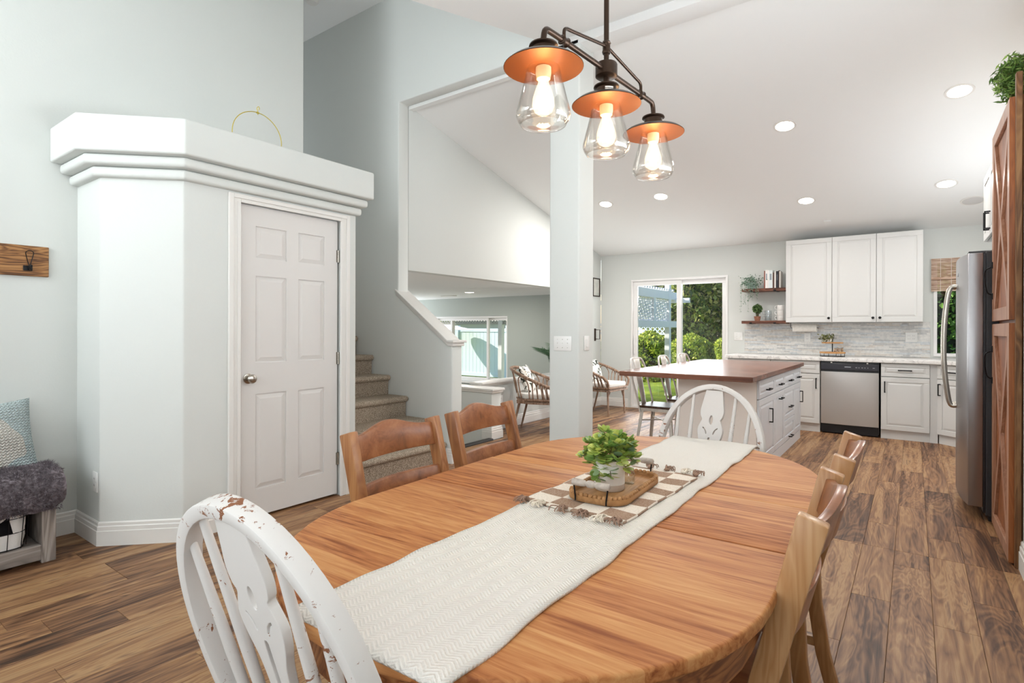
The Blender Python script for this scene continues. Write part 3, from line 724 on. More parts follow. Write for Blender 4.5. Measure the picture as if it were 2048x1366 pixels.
# ---- white Windsor chairs
def chalk():
    t = NT('chalk_paint'); v = t.coord(rnd=True); n = t.noise(v, 48, 5, .7, .8); n2 = t.noise(v, 5, 2)
    g = t.n('NewGeometry'); pt = t.math('MINIMUM', t.math('MAXIMUM', t.math('MULTIPLY', t.math('SUBTRACT', g.outputs['Pointiness'], .5), 5.0), -.05), .16)
    f = t.math('ADD', t.math('ADD', t.math('MULTIPLY', n, .62), t.math('MULTIPLY', n2, .38)), pt)
    t.base(t.ramp(f, [(.748, '#d8d4d0'), (.765, '#8a5b40')])); return t.set(.6, 0, .22)
CHALK = chalk()
def windsor(name, label, loc, rotz):
    """local: +y is forward (towards the table), origin on floor under the back"""
    t = thing(name, label, 'chair', loc, rotz, 'white Windsor chairs')
    LE = .30
    bk = lambda u, z: (u, -(z - .45) * LE, z)
    a, b, zc = .236, .285, .690
    pts = [bk(-.19 - (.046) * math.sin(k * PI / 2), .455 + (zc - .455) * k) for k in (0, .25, .5, .75)]
    pts += [bk(a * math.cos(s), zc + b * math.sin(s)) for s in [PI - PI * k / 28 for k in range(29)]]
    pts += [bk(.19 + .046 * math.sin(k * PI / 2), .455 + (zc - .455) * k) for k in (.75, .5, .25, 0)]
    # flattened bow of rounded rectangular section
    sec = rrect(-.0125, .0125, -.0175, .0175, .0035, 2); P = [Vector(p) for p in pts]; K = len(sec); vs = []
    nrm = Vector((0, 1, LE)).normalized()
    for i, p in enumerate(P):
        tg = ((P[min(i + 1, len(P) - 1)] - P[max(i - 1, 0)])).normalized(); s = tg.cross(nrm).normalized()
        vs += [p + s * q[0] + nrm * q[1] for q in sec]
    m = M(); m.add(vs, [(i * K + k, (i + 1) * K + k, (i + 1) * K + (k + 1) % K, i * K + (k + 1) % K) for i in range(len(P) - 1) for k in range(K)] + [tuple(range(K))[::-1], tuple(range((len(P) - 1) * K, len(P) * K))])
    m.build('bow', CHALK, t, smooth=28)
    for ub, ut in ((-.150, -.168), (-.088, -.100), (.088, .100), (.150, .168)):
        ztop = zc + b * math.sqrt(max(0, 1 - (ut / a) ** 2)) - .010
        q0, q1 = Vector(bk(ub, .45)), Vector(bk(ut, ztop))
        M().tube([q0.lerp(q1, s) for s in (0, .25, .5, .8, 1)], [.0075, .0095, .0105, .0085, .0070], 10).build('spindle', CHALK, t, smooth=60)
    # pierced splat, drawn in (u, s) with s measured up the back
    sl = math.sqrt(1 + LE * LE)
    half = catmull([(.038, .958, 0), (.046, .91, 0), (.053, .868, 0), (.049, .842, 0), (.041, .828, 0), (.050, .806, 0), (.057, .780, 0), (.050, .745, 0), (.036, .705, 0), (.029, .65, 0), (.030, .60, 0), (.042, .56, 0), (.044, .53, 0), (.034, .49, 0), (.032, .45, 0)], 4)
    outer = [(x, z * sl) for x, z, _ in half] + [(-x, z * sl) for x, z, _ in half[::-1]]
    hz = lambda pl: [(x, z * sl) for x, z in pl]
    def comma(s):
        c = [(.012, .768), (.018, .782), (.028, .792), (.036, .796), (.037, .788), (.030, .784), (.024, .774), (.020, .763), (.015, .760)]
        return hz([(s * x, z) for x, z in c])
    holes = [hz(ell(0, .826, .0105, .0225)), comma(1), comma(-1), hz([(-.007, .745), (-.004, .750), (.004, .750), (.007, .745), (.008, .655), (.004, .645), (-.004, .645), (-.008, .655)])]
    ang = math.atan(LE)
    # plate XY -> (u, back slope)
    T = Matrix(((1, 0, 0, 0), (0, -math.sin(ang), math.cos(ang), .45 * LE), (0, math.cos(ang), math.sin(ang), 0), (0, 0, 0, 1)))
    holed('splat', outer, holes, .013, CHALK, t, T, .0015)
    sp_ = fillet([(-.19, -.03), (.19, -.03), (.215, .22), (.17, .38), (-.17, .38), (-.215, .22)], (0, 1, 2, 3, 4, 5), .05, 5)
    M().prism(sp_, .425, .46).build('seat', CHALK, t, bevel=.012, seg=3, smooth=45)
    lg = []
    for sx, y0, y1 in ((-1, .04, -.04), (1, .04, -.04), (-1, .30, .36), (1, .30, .36)):
        p0, p1 = Vector((sx * .14, y0, .43)), Vector((sx * .20, y1, 0)); lg.append((p0, p1))
        M().tube([p0.lerp(p1, s) for s in (0, .12, .2, .26, .45, .62, .7, .75, .95, 1)], [.015, .02, .022, .014, .022, .02, .013, .018, .013, .011], 12).build('leg', CHALK, t, smooth=60)
    for i, j in ((0, 2), (1, 3)):
        a_, b_ = lg[i][0].lerp(lg[i][1], .62), lg[j][0].lerp(lg[j][1], .62); M().tube([a_, a_.lerp(b_, .5), b_], [.008, .014, .008], 10).build('stretcher', CHALK, t, smooth=60)
    a_ = lg[0][0].lerp(lg[0][1], .62).lerp(lg[2][0].lerp(lg[2][1], .62), .5); b_ = lg[1][0].lerp(lg[1][1], .62).lerp(lg[3][0].lerp(lg[3][1], .62), .5)
    M().tube([a_, a_.lerp(b_, .5), b_], [.008, .014, .008], 10).build('stretcher', CHALK, t, smooth=60)
    return t
windsor('windsor_chair', 'distressed white hoop-back chair in the foreground at the near end of table', (-.838, .578, 0), .035)
windsor('windsor_chair', 'white hoop-back chair at the far table end, in front of island', (-.766, 2.49, 0), PI - .125)

# ---- brown ladder-back chairs
def ladder(name, label, loc, rotz, rail, post):
    """local: +y forward, back at y=0; back rakes to -y"""
    t = thing(name, label, 'chair', loc, rotz, 'brown wooden ladder-back chairs')
    W = .205
    def yb(z): return -.02 - .0 if z < .45 else -.02 - .26 * (z - .45) ** 1.0
    for sx in (-1, 1):
        m = M(); lay = []
        for z in (0, .15, .32, .45, .60, .75, .90):
            y = yb(z) - (.07 * ((.45 - z) / .45) ** 2 if z < .45 else 0); d = .026 if z > .5 else .022; x0, x1 = sx * W - .0175, sx * W + .0175
            lay.append([(x0, y - d, z), (x1, y - d, z), (x1, y + d, z), (x0, y + d, z)])
        lay[-1] = [(x, y, z + (.010 if y > yb(.9) else -.006)) for x, y, z in lay[-1]]
        vs = [p for L in lay for p in L]; fs = [(i * 4 + k, i * 4 + (k + 1) % 4, (i + 1) * 4 + (k + 1) % 4, (i + 1) * 4 + k) for i in range(len(lay) - 1) for k in range(4)] + [(3, 2, 1, 0), tuple(range(len(vs) - 4, len(vs)))]
        m.add(vs, fs); m.build('back_post', post, t, bevel=.005, seg=2, smooth=40)
    def railm(z0f, z1f, nm):
        m = M(); n = 16; T2 = .019; vs = []
        for i in range(n + 1):
            u = -1 + 2 * i / n; x = u * (W - .016); bow = -.028 * (1 - u * u)
            for (zf, s) in ((z0f, -1), (z0f, 1), (z1f, 1), (z1f, -1)):
                z = zf(u); vs.append((x, yb(z) + bow + s * T2 / 2, z))
        fs = [(i * 4 + k, i * 4 + (k + 1) % 4, (i + 1) * 4 + (k + 1) % 4, (i + 1) * 4 + k) for i in range(n) for k in range(4)] + [(3, 2, 1, 0), tuple(range(n * 4, n * 4 + 4))]
        m.add(vs, fs); m.build(nm, rail, t, bevel=.003, seg=2, smooth=50)
    railm(lambda u: .803, lambda u: .886 + .030 * (.5 + .5 * math.cos(min(1, abs(u) * 1.15) * PI)) , 'top_rail')
    railm(lambda u: .635, lambda u: .728, 'lower_rail')
    sp_ = [(-.205, -.005), (.205, -.005), (.225, .40), (-.225, .40)]
    M().prism(fillet(sp_, (2, 3), .03, 4), .43, .46).build('seat', rail, t, bevel=.008, seg=2, smooth=40)
    for sx in (-1, 1): B(sx * .20 - .02, sx * .20 + .02, .35, .39, 0, .43).build('front_leg', post, t, bevel=.004)
    M().box(-.18, .18, .36, .38, .37, .43).box(-.18, .18, -.015, .005, .37, .43).box(-.21, -.19, 0, .36, .37, .43).box(.19, .21, 0, .36, .37, .43).build('seat_rail', rail, t, bevel=.002)
    for sx in (-1, 1): B(sx * .2 - .01, sx * .2 + .01, -.03, .36, .17, .20).build('stretcher', post, t, bevel=.003)
    return t
ladder('ladder_back_chair', 'brown ladder-back chair on the far side of table, left of the two by stairs', (-1.375, 1.362, 0), -PI / 2 + .05, CHWX, CHW)
ladder('ladder_back_chair', 'brown ladder-back chair on the far side of table, right of the two by stairs', (-1.415, 1.905, 0), -PI / 2 + .05, CHWX, CHW)
ladder('ladder_back_chair', 'honey ladder-back chair nearest the camera on the right table side', (-.288, 1.335, 0), PI / 2 + .03, CHWX, CHL)
ladder('ladder_back_chair', 'honey ladder-back chair on the right table side, farther one', (-.290, 1.930, 0), PI / 2 + .03, CHWX, CHL)

# ---- pendant light over the table
def bulb_mat():
    m = bpy.data.materials.new('bulb_lit'); m.use_nodes = True; t = m.node_tree; t.nodes.clear()
    o = t.nodes.new('ShaderNodeOutputMaterial'); mx = t.nodes.new('ShaderNodeMixShader'); tr = t.nodes.new('ShaderNodeBsdfTransparent'); em = t.nodes.new('ShaderNodeEmission')
    em.inputs[0].default_value = (1.0, .72, .42, 1); em.inputs[1].default_value = 2.6; mx.inputs[0].default_value = .38
    t.links.new(tr.outputs[0], mx.inputs[1]); t.links.new(em.outputs[0], mx.inputs[2]); t.links.new(mx.outputs[0], o.inputs[0]); return m
COPPER = plain('copper_inside', '#8f5226', .5, .5); CLEAR = thin_glass('lamp_glass', (.985, .965, .94, 1), .05, .75)
BULBG = bulb_mat(); FIL = glow('filament', '#ffc27a', 60.0); SOCK = plain('socket_cream', '#e6d3b4', .5)
pl = thing('pendant_light', 'bronze three-lamp pendant with copper shades and glass over the table', 'pendant light', (-.728, 1.467, 0), -.074)
rod_top = zd(1.467)
m = M(); m.cyl((0, 0, 2.02), (0, 0, rod_top - .02), .0075, n=12); m.build('rod', BRONZE, pl, smooth=40)
m = M(); m.lathe([(0, rod_top - .045), (.05, rod_top - .04), (.062, rod_top - .02), (.062, rod_top + .012)], 24); m.build('canopy', BRONZE, pl, smooth=40)
m = M(); m.lathe([(0, 1.982), (.027, 1.982), (.032, 1.986), (.032, 2.018), (.030, 2.022), (0, 2.022)], 28); m.build('hub', BRONZE, pl, smooth=40)
m = M(); m.lathe([(.011, 2.052), (.013, 2.058), (.011, 2.064), (.011, 2.078), (.014, 2.082), (.011, 2.088)], 14); m.build('collar', BRONZE, pl, smooth=60)
AY = .305
for s in (-1, 1):
    M().tube(catmull([(0, s * .022, 2.003), (0, s * .15, 2.003), (0, s * (AY - .035), 2.003), (0, s * (AY - .008), 1.998), (0, s * AY, 1.975), (0, s * AY, 1.955)], 5), .0078, 12).build('arm', BRONZE, pl, smooth=60)
    yk = s * .215
    M().tube(catmull([(0, yk, 2.012), (0, yk, 2.03), (0, s * .205, 2.040), (0, s * .17, 2.046), (0, s * .04, 2.068), (0, s * .008, 2.073)], 5), .0048, 10).build('brace', BRONZE, pl, smooth=60)
    M().lathe([(.010, -.014), (.013, -.011), (.010, -.006), (.010, .006), (.013, .011), (.010, .014)], 14, axis='y').build('clamp', BRONZE, pl, smooth=60, loc=(0, yk, 2.003))
for i, y in enumerate((-AY, 0, AY)):
    c = (0, y, 0)
    if i == 1: M().cyl((0, 0, 1.950), (0, 0, 1.985), .009, n=12).build('stem', BRONZE, pl, smooth=40)
    M().lathe([(.012, 1.958), (.036, 1.957), (.037, 1.953), (.030, 1.949), (.029, 1.922), (.034, 1.920)], 28).build('lamp_cap', BRONZE, pl, smooth=40, loc=c)
    m = M(); m.lathe([(.030, 1.924), (.060, 1.921), (.088, 1.912), (.099, 1.903), (.1005, 1.9015)], 40); m.cm = 1; m.lathe([(.0995, 1.9005), (.086, 1.909), (.060, 1.917), (.030, 1.920)], 40)
    m.build('lamp_shade', [BRONZE, COPPER], pl, smooth=50, loc=c, label='wide shallow metal shade with copper underside')
    m = M(); m.lathe([(.030, 1.917), (.036, 1.912), (.041, 1.895), (.050, 1.855), (.060, 1.815), (.0665, 1.790), (.067, 1.780), (.063, 1.768), (.056, 1.757), (.0535, 1.757), (.060, 1.769)], 40); mm = m
    g = bpy.data.objects
    prof = [(.036, 1.912), (.041, 1.895), (.050, 1.855), (.060, 1.815), (.0665, 1.790), (.0675, 1.780), (.0635, 1.768), (.056, 1.757)]
    m = M(); nseg = 40; vs = []
    for r_, h in prof:
        for k in range(nseg): a = 2 * PI * k / nseg; vs.append((r_ * math.cos(a), r_ * math.sin(a), h))
    m.add(vs, [(q * nseg + k, q * nseg + (k + 1) % nseg, (q + 1) * nseg + (k + 1) % nseg, (q + 1) * nseg + k) for q in range(len(prof) - 1) for k in range(nseg)])
    m.build('glass_shade', CLEAR, pl, smooth=60, loc=c, solid=.0022, label='clear flared glass shade')
    M().lathe([(0, 1.913), (.019, 1.913), (.0195, 1.885), (.017, 1.872), (0, 1.872)], 20).build('socket', SOCK, pl, smooth=40, loc=c)
    m = M(); m.lathe([(.012, 1.874), (.0135, 1.862), (.020, 1.845), (.027, 1.822), (.028, 1.806), (.022, 1.790), (.010, 1.782), (0, 1.781)], 24)
    bl = m.build('bulb', BULBG, pl, smooth=60, loc=c, label='glowing amber filament bulb')
    m = M()
    for k in range(6):
        a = 2 * PI * k / 6; m.tube([(.006 * math.cos(a), .006 * math.sin(a), 1.862), (.011 * math.cos(a + .4), .011 * math.sin(a + .4), 1.802)], .0022, 6)
    m.build('filament', FIL, bl, smooth=40)
    lamp('bulb_light', 'POINT', (0, y, 1.828), 1.1, (1.0, .70, .42), .02, parent=pl)
STK = NT('sticker'); v = STK.coord(rnd=False, kind='Generated'); sp = STK.n('SeparateXYZ'); STK.l(v, sp.inputs[0])
ln = STK.math('GREATER_THAN', STK.math('ABSOLUTE', STK.math('SUBTRACT', STK.math('FRACT', STK.math('MULTIPLY', sp.outputs[2], 2.0)), .5)), .22)
wd = STK.math('GREATER_THAN', STK.noise(v, 22, 2), .45)
STK.base(STK.mix(STK.math('MULTIPLY', STK.math('SUBTRACT', 1.0, ln), wd), lin('#efece6'), lin('#55504c'))); STK.set(.6)
m = M(); vs = []
for k in range(7):
    a = -1.15 + .8 * k / 6
    for z in (1.925, 1.945): vs.append((.0308 * math.cos(a), .0308 * math.sin(a), z))
m.add(vs, [(2 * k, 2 * k + 2, 2 * k + 3, 2 * k + 1) for k in range(6)])
m.build('sticker', STK.m, pl, solid=.0004, label='small white printed sticker on lamp cap')
# ================================================================== KITCHEN
MARBLE = NT('laminate_marble'); v = MARBLE.coord(rnd=False); n1 = MARBLE.noise(v, 3.5, 8, .6, 2.5)
vein = MARBLE.math('ABSOLUTE', MARBLE.math('SUBTRACT', n1, .5)); MARBLE.base(MARBLE.ramp(vein, [(0, '#b5b0ad'), (.012, '#d0cdca'), (.04, '#e1deda'), (.2, '#e9e6e3')])); MARBLE = MARBLE.set(.3)
STEEL = NT('brushed_steel'); v = STEEL.coord((3, 3, 500)); n1 = STEEL.noise(v, 1, 2); STEEL.base('#cbc8c4'); STEEL.bump(n1, .05, .001); STEEL = STEEL.set(.40, 1.0)
STEELF = NT('fridge_steel'); v = STEELF.coord((3, 3, 400)); n1 = STEELF.noise(v, 1, 2); STEELF.base('#a3a2a4'); STEELF.bump(n1, .04, .001); STEELF = STEELF.set(.33, 1.0)

def raised_panel(m_frame, parent, y0, y1, z0, z1, mat, t=.02, stile=.055, knob=None):
    pass
def cab_front(parent, u0, u1, z0, z1, mat, stile=.055, name='door', t=.020, handle=None, hmat=None, hpos=None, extra=0):
    """door or drawer front in the local plane: u along +X, facing -Y, back at y=0"""
    w_, h_ = u1 - u0, z1 - z0; s = min(stile, w_ * .24, h_ * .26); mm = M(); k = .007
    mm.box(0, w_, -t + k, 0, 0, h_)
    mm.box(0, w_, -t, -t + k, 0, s).box(0, w_, -t, -t + k, h_ - s, h_).box(0, s, -t, -t + k, s, h_ - s).box(w_ - s, w_, -t, -t + k, s, h_ - s)
    e = mm.build(name, mat, parent, bevel=.0025, loc=(u0, 0, z0))
    q = .004; sl = min(.022, (w_ - 2 * s) * .2, (h_ - 2 * s) * .25)
    pv = M(); a0, a1, b0, b1 = s + q, w_ - s - q, s + q, h_ - s - q
    pv.add([(a0, -t + k, b0), (a1, -t + k, b0), (a1, -t + k, b1), (a0, -t + k, b1), (a0 + sl, -t + .001, b0 + sl), (a1 - sl, -t + .001, b0 + sl), (a1 - sl, -t + .001, b1 - sl), (a0 + sl, -t + .001, b1 - sl)],
           [(4, 5, 6, 7), (0, 1, 5, 4), (1, 2, 6, 5), (2, 3, 7, 6), (3, 0, 4, 7)])
    pv.build('panel', mat, e)
    if handle == 'knob':
        kk = M(); kk.lathe([(.006, 0), (.006, -.012), (.0145, -.016), (.0155, -.024), (.010, -.028), (0, -.028)], 14, axis='y')
        kk.build('knob', BLKM, e, smooth=40, loc=(hpos[0], -t, hpos[1]))
    elif handle in ('bar_h', 'bar_v'):
        L = .13; kk = M(); d = (1, 0) if handle == 'bar_h' else (0, 1)
        a, b = -L / 2, L / 2
        if d[0]: kk.box(a, b, -.034, -.026, -.006, .006).box(a, a + .010, -.027, 0, -.006, .006).box(b - .010, b, -.027, 0, -.006, .006)
        else: kk.box(-.006, .006, -.034, -.026, a, b).box(-.006, .006, -.027, 0, a, a + .010).box(-.006, .006, -.027, 0, b - .010, b)
        kk.build('handle', BLKM, e, bevel=.002, loc=(hpos[0], -t, hpos[1]))
    return e

# ---- base cabinets on the back wall
FY = 7.65
def base_unit(label, x0, x1, splits, hside=None):
    t = thing('base_cabinet', label, 'cabinet', (x0, FY, 0), 0, 'white base cabinets along the back wall')
    w_ = x1 - x0; M().box(.0, w_, .002, .59, .10, .868).box(.0, w_, .012, .55, .0, .10).build('carcass', CABW, t)
    n = len(splits)
    for i, sd_ in enumerate(splits):
        a, b = w_ * i / n + .003, w_ * (i + 1) / n - .003
        cab_front(t, a, b, .715, .862, CABW, .042, 'drawer', handle='bar_h', hpos=((b - a) / 2, .075))
        hx = .035 if sd_ == 'L' else (b - a) - .035
        cab_front(t, a, b, .105, .706, CABW, .055, 'door', handle='bar_v', hpos=(hx, .49))
    return t
base_unit('white base cabinet with drawer, just left of dishwasher behind island', -1.47, -.917, ['R'])
base_unit('white base cabinet at the far left end of the counter, behind island', -2.00, -1.474, ['R'])
base_unit('white base cabinet with drawer between dishwasher and corner', -.300, .152, ['L'])
t = thing('base_cabinet', 'angled white corner base cabinet beside the fridge', 'cabinet', (.224, FY, 0), R(-40), 'white base cabinets along the back wall')
M().box(0, .42, .002, .30, .10, .868).box(0, .42, .012, .28, 0, .10).build('carcass', CABW, t)
cab_front(t, .003, .415, .715, .862, CABW, .042, 'drawer', handle='bar_h', hpos=(.2, .075)); cab_front(t, .003, .415, .105, .706, CABW, .055, 'door', handle='bar_v', hpos=(.035, .49))
o = B(.153, .222, FY, FY + .05, 0, .868).build('cabinet_filler', CABW); tag(o, 'narrow white filler strip beside the corner cabinet', 'cabinet filler')
m = M(); m.prism(fillet([(-2.03, 7.602), (.205, 7.602), (.62, 7.255), (1.115, 7.255), (1.115, 8.236), (-2.03, 8.236)], (0,), .02, 3), .870, .913)
o = m.build('countertop', MARBLE, bevel=.016, seg=4, smooth=45); tag(o, 'white marbled laminate countertop along the back wall', 'countertop')
# ---- dishwasher
dw = thing('dishwasher', 'stainless dishwasher with black control panel under the counter', 'dishwasher', (-.914, 7.63, 0))
M().box(.005, .599, .035, .58, .03, .866).build('tub', BLACK, dw)
m = M(); m.grid(lambda u, v: (.008 + u * .586, .004 - .012 * math.sin(PI * u) ** .7 * 1.0, .118 + v * .628), 24, 4); m.add([(.008, .004, .118), (.594, .004, .118), (.594, .03, .118), (.008, .03, .118), (.008, .004, .746), (.594, .004, .746), (.594, .03, .746), (.008, .03, .746)], [(0, 3, 7, 4), (1, 5, 6, 2), (4, 7, 6, 5), (0, 1, 2, 3)])
m.build('steel_door', STEEL, dw, smooth=60)
B(.006, .597, -.004, .032, .768, .846).build('control_panel', plain('dw_panel', '#2a2930', .25), dw, bevel=.005, seg=2)
B(.006, .597, .010, .030, .748, .767).build('pocket_handle', BLACK, dw)
B(.012, .59, .018, .05, .012, .108).build('kick_plate', BLACK, dw)
LOGO = plain('silver_print', '#b9bcc2', .4, .3)
B(.255, .320, -.0047, -.0038, .803, .810).build('logo_strip', LOGO, dw)
for k, (u, w_) in enumerate(((.365, .018), (.395, .012), (.425, .016), (.455, .010), (.485, .008), (.535, .022))): B(u, u + w_, -.0047, -.0038, .800, .805).build('button_mark', LOGO, dw)
for u in (.11, .475): B(u, u + .018, .004, .03, .848, .862).build('mount_tab', NICKEL, dw)
# ---- upper cabinets
UX = [-1.347, -.822, -.358, .094]
def upper(label, x0, x1, kn):
    t = thing('wall_cabinet', label, 'cabinet', (x0, 7.942, 1.343), 0, 'white wall cabinets over the counter'); w_ = x1 - x0
    M().box(.001, w_ - .001, .001, .30, 0, 1.063).build('carcass', CABW, t)
    cab_front(t, .002, w_ - .002, .001, 1.062, CABW, .058, 'door', handle='knob', hpos=((w_ - .035) if kn == 'R' else .035, .05)); return t
upper('white wall cabinet next to the open shelves, left of three', UX[0], UX[1], 'R')
upper('white wall cabinet in the middle of the three', UX[1], UX[2], 'R')
upper('white wall cabinet nearest the window, right of three', UX[2], UX[3], 'L')
# ---- open shelves
SHW = wood('shelf_wood', [(.3, '#4a2a1c'), (.5, '#6b4030'), (.72, '#83543f')], axis=0, rough=.5)
for z, lb in ((1.806, 'dark wood floating shelf holding cookbooks'), (1.368, 'dark wood floating shelf holding mugs')):
    t = thing('wall_shelf', lb, 'shelf', (-1.913, 8.0, z - .038), 0, 'open shelves beside the wall cabinets')
    B(0, .563, 0, .247, 0, .038).build('shelf_board', SHW, t, bevel=.003)
    for u in (.12, .42): M().box(u - .016, u + .016, -.004, .247, -.004, 0).box(u - .016, u + .016, -.004, 0, -.004, .016).build('bracket', BLKM, t)
# books
bx = -1.632
books = [('#8a4a3a', .014, .235), ('#efeae6', .030, .245), ('#f4f1ee', .012, .24), ('#dfe6e6', .046, .240), ('#5a4038', .020, .205), ('#ece8e2', .018, .222), ('#23242e', .030, .222), ('#4a2f2a', .010, .23), ('#e8e4dd', .012, .22)]
names = ['thin brick red', 'thick white', 'slim white', 'widest pale blue', 'short brown', 'narrow cream', 'thick black', 'slim dark brown', 'thin off-white']
for (c, w_, h_), nm in zip(books, names):
    t = thing('book', nm + ' cookbook standing on the upper open shelf', 'book', (bx, 8.035, 1.808), 0, 'cookbooks on the upper shelf'); bm_ = plain('cover_' + nm.replace(' ', '_'), c, .5)
    M().box(0, .002, 0, .17, 0, h_).box(w_ - .002, w_, 0, .17, 0, h_).box(.002, w_ - .002, 0, .003, 0, h_).build('cover', bm_, t)
    B(.0022, w_ - .0022, .004, .165, .003, h_ - .004).build('pages', plain('pages', '#efe9dc', .9), t)
    if w_ > .02: B(w_ * .25, w_ * .75, -.0007, 0, h_ * .45, h_ * .8).build('spine_print', plain('spine_print', '#8d97a0' if c != '#23242e' else '#55565c', .6), t)
    bx += w_ + .0012
FOL = leaf_mat('foliage_grey', [(0, '#4d6a52'), (.5, '#75907a'), (.8, '#8fa694'), (1, '#b3c2b3')])
FOLG = leaf_mat('foliage_dark', [(0, '#2f4a2a'), (.5, '#55743f'), (1, '#86a065')])
TERRA = speck('terracotta', '#8a5a44', '#a0705a', 60, .8, .1)
# trailing plant
t = thing('trailing_plant', 'grey-green trailing plant spilling over the upper shelf', 'plant', (-1.80, 8.07, 1.808), 0)
M().lathe([(0, 0), (.048, 0), (.06, .085), (.054, .085), (.048, .07), (0, .07)], 20).build('pot', plain('pot_sage', '#8ea39a', .6), t, smooth=45)
c = rng.normal(size=(330, 3)) * np.array([.058, .045, .038]) + np.array([0, -.01, .10]); leafmesh('foliage', c, .0085, FOL, t, 1.5, kind='stuff')
m = M(); pts = []
for k in range(11):
    x = -.11 + .022 * k + random.uniform(-.01, .01); L = random.uniform(.10, .30) if k < 6 else random.uniform(.03, .12)
    path = catmull([(x * .5, -.03, .09), (x, -.085, .07), (x * 1.1, -.11, -.02), (x * 1.12 + random.uniform(-.015, .015), -.105, -.04 - L)], 6); m.tube(path, .0009, 4)
    pts += [np.array(p) + rng.normal(size=3) * .006 for p in path[6:] for _ in range(2)]
m.build('vines', plain('vine', '#6f8468', .7), t); leafmesh('vine_leaves', np.array(pts), .006, FOL, t, 1.3, kind='stuff')
# topiary
t = thing('topiary', 'small round topiary in a clay pot on lower open shelf', 'plant', (-1.727, 8.09, 1.369), 0)
M().lathe([(0, 0), (.032, 0), (.043, .055), (.045, .062), (.039, .062), (.035, .05), (0, .05)], 20).build('pot', TERRA, t, smooth=45)
M().cyl((0, 0, .05), (0, 0, .13), .018, .022, 8).build('stem', plain('moss', '#4b4a33', .9), t)
d = rng.normal(size=(420, 3)); d /= np.linalg.norm(d, axis=1)[:, None]; leafmesh('foliage', d * .062 * rng.uniform(.6, 1.05, (420, 1)) + np.array([0, 0, .165]), .0095, FOLG, t, 1.5, kind='stuff')
MUG = plain('mug_white', '#eceae6', .25)
def mug(lb, loc, mat, grp):
    t = thing('mug', lb, 'mug', loc, random.uniform(-.15, .15), grp)
    M().lathe([(0, 0), (.040, 0), (.0425, .004), (.0425, .068), (.040, .068), (.039, .01), (0, .008)], 24).build('cup', mat, t, smooth=45)
    M().tube(catmull([(-.041, 0, .058), (-.062, 0, .056), (-.070, 0, .036), (-.060, 0, .016), (-.041, 0, .014)], 5), .0045, 8).build('handle', mat, t, smooth=60); return t
for k, nm in enumerate(('bottom', 'middle', 'top')): mug('white mug stacked by the cabinet, %s of three' % nm, (-1.437, 8.09, 1.369 + k * .0692), MUG, 'white mugs on the lower shelf')
MUGG = thin_glass('mug_glass', (.93, .95, .96, 1), .12, .6)
for k, nm in enumerate(('lower', 'upper')): mug('clear glass mug behind the topiary, %s of two' % nm, (-1.59, 8.09, 1.369 + k * .0692), MUGG, 'glass mugs on the lower shelf')
# paper towel
t = thing('paper_towel_holder', 'paper towel roll on a black holder under wall cabinet', 'paper towel', (-1.145, 8.08, 1.272), 0)
m = M(); m.lathe([(.02, -.14), (.050, -.14), (.050, .14), (.02, .14)], 28, axis='x', close=True); m.build('paper_roll', speck('paper', '#e4e0d8', '#eeebe4', 40, .9, .05), t, smooth=40)
m = M(); m.tube(catmull([(-.165, 0, .07), (-.168, 0, .03), (-.160, 0, 0), (-.13, 0, 0), (.16, 0, 0)], 4), .0035, 8); m.build('holder', BLKM, t, smooth=50)
# tiered tray
t = thing('tiered_tray', 'two-tier round wood tray with black ring handle on counter', 'tiered tray', (-.815, 7.92, .9138), 0); TW = wood('tier_wood', [(.3, '#a06f3e'), (.5, '#bd8a55'), (.7, '#d0a36c')], axis=0, rough=.5)
m = M(); m.tube([(.135 * math.cos(a), .105 * math.sin(a), .003) for a in [2 * PI * k / 28 for k in range(28)]], .003, 6, True)
for k in range(6): a = 2 * PI * k / 6 + .3; m.cyl((.135 * math.cos(a), .105 * math.sin(a), .003), (.135 * math.cos(a), .105 * math.sin(a), .04), .003, n=6)
m.build('wire_base', BLKM, t, smooth=40)
M().prism(ell(0, 0, .142, .11, 0, 36), .040, .060).build('lower_tier', TW, t, bevel=.003, smooth=40); M().prism(ell(0, 0, .118, .09, 0, 36), .165, .180).build('upper_tier', TW, t, bevel=.003, smooth=40)
m = M(); m.cyl((0, 0, .058), (0, 0, .225), .006, n=10); m.tube([(.018 * math.cos(a), 0, .252 + .030 * math.sin(a)) for a in [2 * PI * k / 24 for k in range(24)]], .003, 6, True); m.build('post', BLKM, t, smooth=50)
for k, (x, y, h_, nm) in enumerate(((.03, -.03, .05, 'leftmost'), (.058, -.02, .055, 'second'), (.085, -.03, .05, 'third'), (.108, -.01, .058, 'rightmost'))):
    tt = thing('spice_jar', 'tiny spice jar on lower tray tier, %s of four' % nm, 'jar', (-.815 + x, 7.92 + y, .9745), 0, 'spice jars on the tiered tray')
    M().lathe([(0, 0), (.012, 0), (.012, h_ * .75), (.009, h_ * .82), (0, h_ * .82)], 14).build('jar_body', speck('jar_fill', '#6b4a33', '#c9b49a', 60, .4, 0), tt, smooth=40); M().lathe([(0, h_ * .82), (.011, h_ * .82), (.011, h_), (0, h_)], 14).build('lid', NICKEL, tt, smooth=40)
tt = thing('small_plant', 'little olive-green plant on the upper tray tier', 'plant', (-.865, 7.91, 1.0945), 0)
M().lathe([(0, 0), (.026, 0), (.03, .035), (.026, .035), (0, .028)], 16).build('pot', MUG, tt, smooth=40)
c = rng.normal(size=(220, 3)) * np.array([.035, .028, .024]) + np.array([-.01, -.005, .052]); c[:, 2] = np.maximum(c[:, 2], .004); leafmesh('foliage', c, .009, leaf_mat('foliage_olive', [(0, '#4a4d2a'), (.5, '#7c7f4e'), (1, '#a7a878')]), tt, 1.6, kind='stuff')
